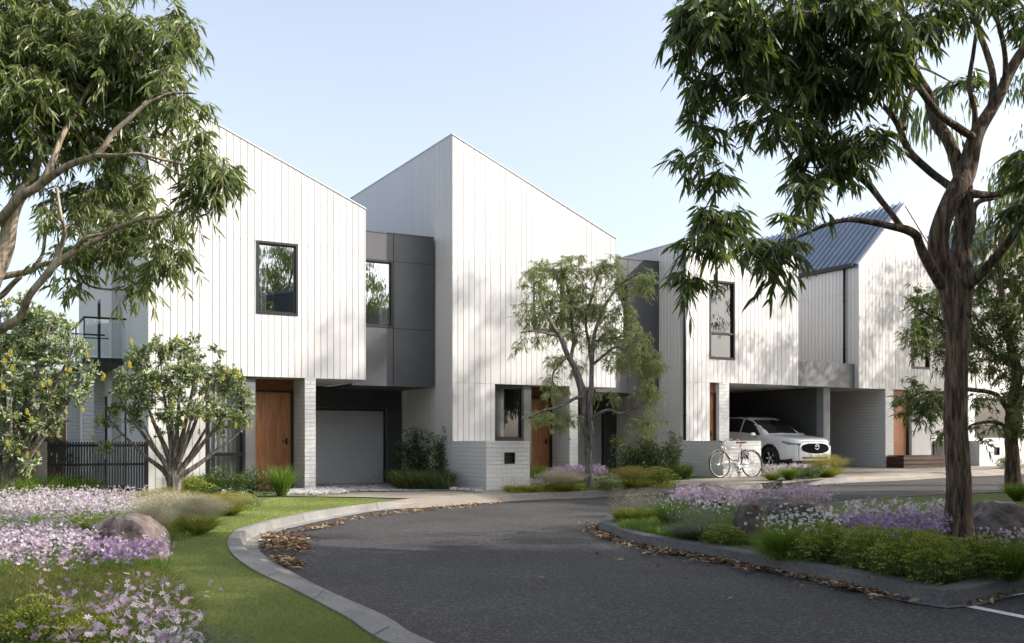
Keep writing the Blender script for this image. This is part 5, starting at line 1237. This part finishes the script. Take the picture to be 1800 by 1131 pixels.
# plant prototypes -------------------------------------------------
def tussock(blade_mat, plume_mat, n=900, h=.45, plume=.0, bw=.006):
    lv = Leaves(); a = rng.uniform(0, 6.28, n); r0 = rng.uniform(0, .07, n); b = np.stack([r0 * np.cos(a), r0 * np.sin(a), np.zeros(n)], 1)
    sp = rng.uniform(.1, .85, n); d = np.stack([np.cos(a) * sp, np.sin(a) * sp, np.ones(n)], 1)
    lv.blades(b, d, h * rng.uniform(.6, 1.15, n), bw, .35, None, mi=0)
    if plume:
        m = int(n * plume); a = rng.uniform(0, 6.28, m); sp = rng.uniform(.05, .8, m); d = unit(np.stack([np.cos(a) * sp, np.sin(a) * sp, np.ones(m)], 1)); t = d * (h * rng.uniform(.65, 1.2, m))[:, None]
        k = 5; c = np.repeat(t, k, 0) + rng.normal(size=(m * k, 3)) * .02; lv.blades(c, np.repeat(d, k, 0) + rng.normal(size=(m * k, 3)) * .45, rng.uniform(.03, .09, m * k), .0035, .3, None, mi=1, seg=1)
    return lv.mesh('tussock', [M[blade_mat], M[plume_mat]])
def bush(leaf_mat, n=2600, L=.04, W_=.018, top=False, flat=.75, lump=7):
    lv = Leaves(); cs = unit(rng.normal(size=(lump, 3)) + np.array([0, 0, .5])) * np.array([.3, .3, .25]) * rng.uniform(.5, 1, (lump, 1)); cs[:, 2] = np.abs(cs[:, 2]) + .1
    i = rng.integers(0, lump, n); q = unit(rng.normal(size=(n, 3))); p = cs[i] + q * (rng.uniform(.10, .21, n))[:, None] * np.array([1, 1, flat]); p[:, 2] = np.abs(p[:, 2])
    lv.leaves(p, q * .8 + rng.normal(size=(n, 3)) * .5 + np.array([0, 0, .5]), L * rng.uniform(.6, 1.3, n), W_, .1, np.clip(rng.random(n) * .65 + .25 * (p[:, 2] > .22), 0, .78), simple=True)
    if top:
        m = 230; i = rng.integers(0, lump, m); q = unit(rng.normal(size=(m, 3)) + np.array([0, -.2, 1.0])); c = cs[i] + q * .205 * np.array([1, 1, flat])
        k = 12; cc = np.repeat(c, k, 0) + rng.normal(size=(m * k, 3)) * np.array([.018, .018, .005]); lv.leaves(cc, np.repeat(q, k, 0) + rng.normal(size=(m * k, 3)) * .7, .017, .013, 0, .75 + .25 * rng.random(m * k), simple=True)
    # a few stems down to the soil
    m = 40; a = rng.uniform(0, 6.28, m); lv.blades(np.zeros((m, 3)), np.stack([np.cos(a) * .5, np.sin(a) * .5, np.ones(m)], 1), .3, .01, .1, np.zeros(m))
    return lv.mesh('bush', [M[leaf_mat]])
def spire(leaf_mat, n=2600, h=1.0):
    lv = Leaves(); k = 9; a = rng.uniform(0, 6.28, k); sp = rng.uniform(0, .28, k); tops = np.stack([np.cos(a) * sp, np.sin(a) * sp, h * rng.uniform(.55, 1.0, k)], 1)
    i = rng.integers(0, k, n); t = rng.random(n) ** .8; p = tops[i] * t[:, None] * np.array([1, 1, 1]); wd = .11 * (1 - t) + .035; p += rng.normal(size=(n, 3)) * wd[:, None] * np.array([1, 1, .4]); p[:, 2] = np.abs(p[:, 2])
    lv.leaves(p, rng.normal(size=(n, 3)) * .6 + np.array([0, 0, .8]), .055 * rng.uniform(.6, 1.2, n), .018, .1, None, simple=True)
    for c in range(k): lv.blades(np.zeros((1, 3)), tops[c:c + 1], h * .9, .014, .0, np.zeros(1))
    return lv.mesh('shrub', [M[leaf_mat]])
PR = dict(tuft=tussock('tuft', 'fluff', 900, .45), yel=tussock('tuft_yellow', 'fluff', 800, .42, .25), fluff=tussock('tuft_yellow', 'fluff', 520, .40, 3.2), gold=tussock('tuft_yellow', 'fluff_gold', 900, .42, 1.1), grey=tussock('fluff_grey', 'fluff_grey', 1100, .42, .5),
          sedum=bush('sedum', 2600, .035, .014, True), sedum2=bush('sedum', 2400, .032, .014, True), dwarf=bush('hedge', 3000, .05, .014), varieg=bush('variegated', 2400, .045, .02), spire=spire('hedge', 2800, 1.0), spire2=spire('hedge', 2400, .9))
def plant(kind, px, py, w_px, h_px, label, cat, name, group=None):
    """w_px/h_px: overall size it shows at its distance"""
    x, y = gnd(px, py); me = PR[kind]; o = link(me, name, None, (x, y, float(g(x, y)) - .01), rng.uniform(0, 6.28)); m = y / F
    co_ = np.empty(len(me.vertices) * 3, np.float32); me.vertices.foreach_get('co', co_); co_ = co_.reshape(-1, 3); hw = np.percentile(np.abs(co_[:, 0]), 97); hh = np.percentile(co_[:, 2], 98)
    o.scale = (w_px * m / 2 / hw,) * 2 + (h_px * m / hh,)
    return tag(o, label, cat, group)
G1 = 'ornamental grasses'; G2 = 'small garden shrubs'
for a in [
 ('fluff', 345, 938, 105, 66, 'pale feathery grass mound nearest the lawn edge on the left', 'ornamental grass', 'ornamental_grass', G1),
 ('fluff', 268, 950, 80, 62, 'pale feathery grass directly right of the big left boulder', 'ornamental grass', 'ornamental_grass', G1),
 ('fluff', 300, 925, 110, 58, 'pale feathery grass behind the big left boulder', 'ornamental grass', 'ornamental_grass', G1),
 ('gold', 400, 905, 80, 40, 'low golden grass at the point of the left flower bed', 'ornamental grass', 'ornamental_grass', G1),
 ('gold', 290, 898, 110, 40, 'olive plumed grass in the middle of the left flower bed', 'ornamental grass', 'ornamental_grass', G1),
 ('varieg', 425, 896, 54, 30, 'small pale leaved shrub beside the lawn in the left bed', 'shrub', 'garden_shrub', G2),
 ('dwarf', 385, 868, 84, 42, 'dark green dwarf shrub below the left house window', 'shrub', 'garden_shrub', G2),
 ('dwarf', 440, 872, 84, 46, 'dark green dwarf shrub in front of the left timber door', 'shrub', 'garden_shrub', G2),
 ('sedum', 350, 872, 60, 34, 'yellow tipped shrub at the foot of the left banksia', 'shrub', 'garden_shrub', G2),
 ('tuft', 320, 868, 66, 44, 'green grass tuft at the foot of the left banksia trunk', 'ornamental grass', 'ornamental_grass', G1),
 ('tuft', 495, 872, 56, 56, 'green grass tuft beside the white brick column', 'ornamental grass', 'ornamental_grass', G1),
 ('sedum2', 60, 942, 90, 26, 'yellow green cushion plant among the lilac flowers at the left edge', 'shrub', 'garden_shrub', G2),
 ('sedum', 135, 940, 80, 26, 'yellow green cushion plant behind the left boulder', 'shrub', 'garden_shrub', G2),
 ('sedum', 45, 1172, 190, 120, 'round headed yellow green cushion plant in the bottom left corner', 'shrub', 'garden_shrub', G2),
 ('sedum2', 140, 1185, 150, 100, 'round headed cushion plant in front of the star flowers', 'shrub', 'garden_shrub', G2),
 ('grey', 330, 1205, 210, 100, 'pale soft grass mound at the bottom edge beside the lawn', 'ornamental grass', 'ornamental_grass', G1),
 ('yel', 905, 866, 48, 28, 'yellow green grass tuft at the corner of the letterbox wall', 'ornamental grass', 'ornamental_grass', G1),
 ('yel', 935, 866, 44, 26, 'yellow green grass tuft right of the letterbox wall tuft', 'ornamental grass', 'ornamental_grass', G1),
 ('tuft', 945, 856, 44, 42, 'dark grass tuft in front of the middle timber door', 'ornamental grass', 'ornamental_grass', G1),
 ('fluff', 985, 864, 84, 36, 'beige plumed grass left of the slender street tree', 'ornamental grass', 'ornamental_grass', G1),
 ('varieg', 1074, 863, 50, 28, 'white speckled shrub right of the slender street tree trunk', 'shrub', 'garden_shrub', G2),
 ('gold', 1112, 858, 78, 38, 'plumed brownish grass between the speckled and yellow shrubs', 'ornamental grass', 'ornamental_grass', G1),
 ('sedum2', 1160, 855, 62, 34, 'bushy yellow green shrub at the driveway corner', 'shrub', 'garden_shrub', G2),
 ('spire', 735, 852, 84, 92, 'upright bronze tipped shrub beside the garage of the left house', 'shrub', 'garden_shrub', G2),
 ('spire2', 774, 855, 60, 100, 'tall dark shrub against the corner of the middle house', 'shrub', 'garden_shrub', G2),
 ('spire', 1108, 843, 72, 78, 'bronze tipped shrub beside the middle garage', 'shrub', 'garden_shrub', G2),
 ('spire2', 1155, 842, 76, 72, 'upright shrub under the dark upper box of the middle house', 'shrub', 'garden_shrub', G2),
 ('spire', 1184, 842, 30, 78, 'narrow dark shrub against the corner of the flat roofed house', 'shrub', 'garden_shrub', G2),
 ('tuft', 1200, 842, 34, 30, 'dark grass tuft at the corner of the low wall by the bicycle', 'ornamental grass', 'ornamental_grass', G1),
 ('yel', 1358, 845, 38, 28, 'yellow grass tuft nearest the bicycle in the kerb bed', 'ornamental grass', 'ornamental_grass', G1),
 ('tuft', 1388, 844, 44, 26, 'green grass tuft under the car headlight', 'ornamental grass', 'ornamental_grass', G1),
 ('dwarf', 1425, 842, 54, 24, 'dark low shrub in front of the car grille', 'shrub', 'garden_shrub', G2),
 ('gold', 1452, 839, 76, 40, 'golden plumed grass mound in front of the car', 'ornamental grass', 'ornamental_grass', G1),
 ('yel', 1105, 918, 74, 56, 'bright yellow green grass at the nose of the traffic island', 'ornamental grass', 'ornamental_grass', G1),
 ('yel', 1140, 914, 64, 48, 'bright grass just behind the nose of the traffic island', 'ornamental grass', 'ornamental_grass', G1),
 ('tuft', 1180, 932, 74, 60, 'dark green grass tuft behind the grey grass on the island', 'ornamental grass', 'ornamental_grass', G1),
 ('grey', 1232, 948, 120, 56, 'silvery grey grass mound by the island kerb', 'ornamental grass', 'ornamental_grass', G1),
 ('sedum', 1272, 958, 70, 36, 'small yellow headed shrub between grey grass and boulder', 'shrub', 'garden_shrub', G2),
 ('tuft', 1375, 982, 100, 66, 'dark green grass right of the reddish island boulder', 'ornamental grass', 'ornamental_grass', G1),
 ('sedum', 1450, 990, 100, 70, 'yellow headed shrub at the left of the island kerb row', 'shrub', 'garden_shrub', G2),
 ('sedum2', 1520, 1004, 120, 78, 'yellow headed shrub second in the island kerb row', 'shrub', 'garden_shrub', G2),
 ('sedum', 1590, 1015, 120, 84, 'yellow headed shrub in front of the big gum trunk, left side', 'shrub', 'garden_shrub', G2),
 ('sedum2', 1665, 1026, 130, 88, 'yellow headed shrub right at the foot of the big gum', 'shrub', 'garden_shrub', G2),
 ('sedum', 1725, 1015, 100, 74, 'yellow headed shrub right of the big gum trunk', 'shrub', 'garden_shrub', G2),
 ('sedum2', 1560, 975, 130, 50, 'yellow headed shrub in the back row behind the kerb shrubs', 'shrub', 'garden_shrub', G2),
 ('sedum', 1640, 980, 110, 50, 'yellow headed shrub tucked behind the gum trunk foot', 'shrub', 'garden_shrub', G2),
 ('tuft', 1780, 1018, 110, 80, 'dark green grass tuft in front of the right grey boulder', 'ornamental grass', 'ornamental_grass', G1),
 ('tuft', 1790, 880, 60, 34, 'green grass tuft at the foot of the far right street tree', 'ornamental grass', 'ornamental_grass', G1),
 ('varieg', 1778, 824, 44, 24, 'pale shrub at the end of the far right garden wall', 'shrub', 'garden_shrub', G2),
]: plant(*a)

# boulders ---------------------------------------------------------
def boulder(px, py, w_px, h_px, seed, label, dep=.8, rz=0.0):
    import bmesh
    x, y = gnd(px, py); m = y / F; W3_, H3_ = w_px * m / 2, h_px * m
    bm = bmesh.new(); bmesh.ops.create_icosphere(bm, subdivisions=5, radius=1.0)
    rd = random.Random(seed); planes = [Vector((rd.uniform(-1, 1), rd.uniform(-1, 1), rd.uniform(-.3, 1))).normalized() for _ in range(13)]; hs = [rd.uniform(.78, 1.0) for _ in planes]
    for v in bm.verts:
        c = v.co.copy(); k_ = max(abs(c.x), abs(c.y), abs(c.z)); c = c.lerp(c / k_, .55) * .92
        for n_, h_ in zip(planes, hs):
            d = c.dot(n_)
            if d > h_: c -= n_ * (d - h_) * .94
        c *= 1 + .10 * noise.fractal(c * 2.1 + Vector((seed, 0, 0)), .8, 2.1, 5) ; c += Vector((noise.noise(c * 9 + Vector((seed, 5, 0))),) * 3) * .018
        v.co = Vector((c.x * W3_, c.y * W3_ * dep, (c.z + .35) * H3_ / 1.2))
    me = bpy.data.meshes.new('boulder'); bm.to_mesh(me); bm.free(); me.materials.append(M['rock']); me.polygons.foreach_set('use_smooth', [True] * len(me.polygons))
    me.set_sharp_from_angle(angle=R(28))
    return tag(link(me, 'boulder', None, (x, y + W3_ * dep * .5, float(g(x, y)) - .02), rz), label, 'boulder', 'landscape boulders')
boulder(216, 992, 142, 84, 3, 'large flat topped boulder among the lilac flowers on the left')
boulder(1246, 888, 128, 38, 8, 'long low lilac grey boulder at the back of the island')
boulder(1322, 952, 74, 72, 12, 'upright reddish brown boulder near the middle of the island', rz=.6)
boulder(1415, 912, 126, 32, 17, 'low pink tinged boulder behind the island daisies')
boulder(1765, 955, 125, 72, 21, 'large pale grey boulder at the right edge behind the gum', rz=.3)
boulder(1722, 935, 70, 48, 26, 'smaller pale boulder just right of the gum trunk', rz=1.1)
boulder(174, 890, 14, 24, 31, 'small upright dark stone standing in the left flowers')
boulder(206, 888, 26, 18, 36, 'small rounded grey stone in the left flowers')

# fallen leaves ------------------------------------------------------
def litter(bands, n, name):
    lv = Leaves(); C = []
    for pts, wd, frac in bands:
        k = int(n * frac); P = np.array(pts, float); d = np.concatenate([[0], np.cumsum(np.hypot(*np.diff(P, axis=0).T))]); t = rng.uniform(0, d[-1], k)
        q = np.stack([np.interp(t, d, P[:, 0]), np.interp(t, d, P[:, 1])], 1); wv = np.array([noise.noise(Vector((a * .03, b * .03, 3))) for a, b in q])
        q[:, 1] += rng.normal(size=k) * wd * np.clip(.6 + 1.3 * wv, .15, 1.5); q[:, 0] += rng.normal(size=k) * wd * 1.6; C.append(ground_pts(q[:, 0], q[:, 1], RD))
    c = np.concatenate(C); n = len(c); a = rng.uniform(0, 6.28, n); c[:, 2] += .018 + rng.random(n) * .02
    e = np.stack([np.cos(a), np.sin(a), rng.normal(size=n) * .22], 1); s_ = unit(np.cross(e, np.array([0, 0, 1.0]) + rng.normal(size=(n, 3)) * .35)); L = rng.uniform(.022, .042, n)[:, None]; W4 = L * .42
    upv = np.cross(s_, e) * L * .25
    v = np.stack([c - e * L, c - e * L * .2 + s_ * W4 + upv, c + e * L * .4 + s_ * W4 * .8 + upv, c + e * L * 1.1, c + e * L * .4 - s_ * W4 * .8 + upv, c - e * L * .2 - s_ * W4 + upv], 1)
    lv._push(v, [], [(0, 1, 4, 5), (1, 2, 3, 4)], rng.random(n), 0); return stuff(lv, name, M['deadleaf'])
litter([([(1035, 932), (1060, 945), (1110, 960), (1180, 972), (1290, 992), (1400, 1013), (1500, 1032), (1600, 1050), (1680, 1056)], 6, .52), ([(1040, 925), (1075, 950)], 6, .08), ([(1480, 1030), (1600, 1052)], 9, .16), ([(1620, 1055), (1720, 1053), (1800, 1035)], 6, .2), ([(1140, 968), (1330, 1000)], 6, .12), ([(900, 960), (1200, 1010), (1500, 1080)], 34, .012)], 2350, 'leaf_litter')
litter([([(470, 955), (500, 955), (530, 962)], 8, .45), ([(486, 985), (520, 998)], 6, .13), ([(535, 935), (600, 922)], 3, .10), ([(600, 917), (700, 903), (800, 893), (880, 887)], 2.2, .25), ([(1120, 873), (1190, 868)], 2.5, .07)], 1500, 'leaf_litter')

# ================================================================ BACKGROUND AND OUT-OF-FRAME SURROUNDINGS
FARL = dict(len=.22, wid=.05, twigs=6, per=10, twig_len=.35, droop=.2, hang=.3, mat='far', curl=.1, simple=True, dens=3.0)
def bgtree(px, py, Y, w_px, h_px, label, seed, name='background_tree', leaf=FARL, gap=.62, trunk=True):
    rd = random.Random(seed); base = HZ + F * EYE / Y; x = (px - CX) / F * Y; top = py - h_px / 2
    lb = [(px + rd.uniform(-.32, .32) * w_px, py + rd.uniform(-.33, .33) * h_px, w_px * rd.uniform(.16, .26), h_px * rd.uniform(.14, .24), rd.uniform(-.4, .4), .9) for _ in range(9)]
    li = [[(px, base, w_px * .035), (px + rd.uniform(-6, 6), (base + py) / 2, w_px * .026), (px + rd.uniform(-8, 8), py, w_px * .015), (px, top + h_px * .15, 2)]] + [[(px, py + h_px * .3, w_px * .016), (px + s_ * w_px * .2, py + h_px * .05, w_px * .01), (px + s_ * w_px * .34, py - h_px * .12, 1.5)] for s_ in (-1, 1)]
    return make_tree(name, (x, Y), li, lb, leaf, 'bark_grey', label, seed=seed, Y0=Y, hub_gap=gap, group='trees behind the houses')
bgtree(35, 620, 30, 230, 260, 'olive green tree behind the banksia at the left edge', 51)
bgtree(120, 660, 36, 150, 230, 'bushy tree just left of the balcony', 52)
bgtree(-90, 560, 34, 220, 330, 'tall background tree mostly beyond the left edge', 53)
bgtree(1740, 420, 44, 190, 300, 'tall pale tree rising behind the far right house', 54)
bgtree(1850, 440, 40, 220, 330, 'large background tree cut by the right edge', 55)
HED = dict(FARL, len=.09, wid=.035, twigs=7, per=12, twig_len=.2, mat='hedge', dens=5)
for i, (px, w_, lb_) in enumerate([(20, 120, 'dark garden shrub behind the black bar fence, leftmost'), (95, 90, 'dark garden shrub behind the concrete pier'), (150, 60, 'dark garden shrub beside the brick garden room')]):
    bgtree(px, 790, 22.5 + i * 1.2, w_, 70, lb_, 60 + i, 'garden_shrub', HED, .34)
def street_gum(x, y, h, label, seed, wd=3.2):
    """trees along the street outside the picture: they throw the shade on the island and the fronts; those around the camera are added to block sky light"""
    global rng
    rd = random.Random(seed); rng = np.random.default_rng(seed); z = float(g(x, y)); root = empty('gum_tree', (x, y, z), 0, label, 'tree')
    tm = MB(); tops = []
    tm.tube([(0, 0, -.1), (.05, .02, h * .2), (-.04, .05, h * .42)], [.24, .19, .15], 10)
    for k in range(7):
        a = 6.28 * k / 7 + rd.uniform(-.3, .3); r_ = rd.uniform(.45, .9) * wd; zt = h * rd.uniform(.62, .92)
        P = curve_pts([(-.04, .05, h * .40), (math.cos(a) * r_ * .4, math.sin(a) * r_ * .4, h * .55), (math.cos(a) * r_, math.sin(a) * r_, zt)], 5); tm.tube(P, np.linspace(.09, .02, len(P)), 7); tops += [P[-1], P[-4], P[-7]]
    tm.build('trunk', M['bark'], root); lv = Leaves()
    for t in tops:
        for _ in range(9):
            hb_ = np.array(t) + rng.normal(size=3) * np.array([.7, .7, .45]); n = 110; q = unit(rng.normal(size=(n, 3)) * np.array([1, 1, .6])) * rng.uniform(.1, .5, (n, 1))
            lv.leaves(hb_ + q, q * .6 + np.array([0, 0, -.9]), .2 * rng.uniform(.6, 1.2, n), .035, .3, None, simple=True)
    lv.build('crown', M['euc'], root); return root
street_gum(8.9, 11.2, 5.2, 'gum tree standing right of the island, outside the view', 71, 2.6)
street_gum(13.2, 12.6, 7.0, 'gum tree across the side street, outside the view', 72)
street_gum(12.8, 20.2, 13.4, 'very tall gum tree beyond the right edge of the view', 73, 1.9)
street_gum(12.6, 18.2, 14.6, 'slender very tall gum tree beyond the right edge of the view', 79, 1.5)
street_gum(14.6, 24.0, 10.3, 'tall gum tree in front of the far gabled house, outside the view', 76, 2.3)
street_gum(17.2, 27.6, 9.6, 'gum tree beyond the far gabled house, outside the view', 75, 2.3)
street_gum(11.8, 16.0, 5.4, 'gum tree on the far end of the island, outside the view', 74)
street_gum(-1.5, -4.6, 8.5, 'unseen gum tree right behind the camera, added to block sky light', 81, 3.6)  # gums around the camera, added out of view to darken the foreground
street_gum(4.6, -3.2, 8.0, 'unseen gum tree behind and right of the camera, added to block sky light', 82, 3.4)
street_gum(-7.2, -1.5, 8.0, 'unseen gum tree behind and left of the camera, added to block sky light', 83, 3.4)
street_gum(-9.5, 5.5, 8.5, 'unseen gum tree left of the flower bed, added to block sky light', 84, 3.0)
street_gum(11.6, 6.6, 10.4, 'gum tree behind the dark townhouse, outside the view', 77, 2.6)
street_gum(11.0, 3.2, 10.0, 'gum tree behind the dark townhouse and further back, outside the view', 78, 2.6)
# house added out of view to shade the foreground; dark cladding set for reflections
nb = empty('townhouse', (8.2, -8.4, 0), 0, 'unseen dark clad townhouse added across the street to shade the foreground', 'house', 'row of white townhouses')
m = MB(); top = lambda a: 7.6
siding(m, 'left', 0, 0, 17.0, -.1, 6.6, [(2, 3.2, 3.5, 5), (7, 8.2, 3.5, 5), (12, 13.2, 3.5, 5)]); siding(m, 'front', 0, 0, 9, -.1, 6.6, []); plain(m, 'back', 17.0, 0, 9, -.1, 6.6); plain(m, 'right', 9, 0, 17, -.1, 6.6); m.build('wall', [M['charcoal'], M['charcoal_dark']], nb)
m = MB(); m.box(-.03, 9.03, -.03, 17.03, 6.602, 6.7); m.build('roof', M['roof_metal'], nb)
for a0, a1 in ((2, 3.2), (7, 8.2), (12, 13.2)):
    m = MB(); m.box(.01, .05, a0, a0 + .06, 3.5, 5); m.box(.01, .05, a1 - .06, a1, 3.5, 5); m.box(.01, .05, a0 + .06, a1 - .06, 4.94, 5); m.box(.01, .05, a0 + .06, a1 - .06, 3.5, 3.56); fo = m.build('window', M['frame'], nb)
    MB().add([(.04, a0 + .06, 3.56), (.04, a1 - .06, 3.56), (.04, a1 - .06, 4.94), (.04, a0 + .06, 4.94)], [(0, 1, 2, 3)]).build('pane', M['glass'], fo)
    MB().add([(.4, a0, 3.5), (.4, a1, 3.5), (.4, a1, 5), (.4, a0, 5)], [(0, 1, 2, 3)]).build('room_behind', M['interior'], fo)
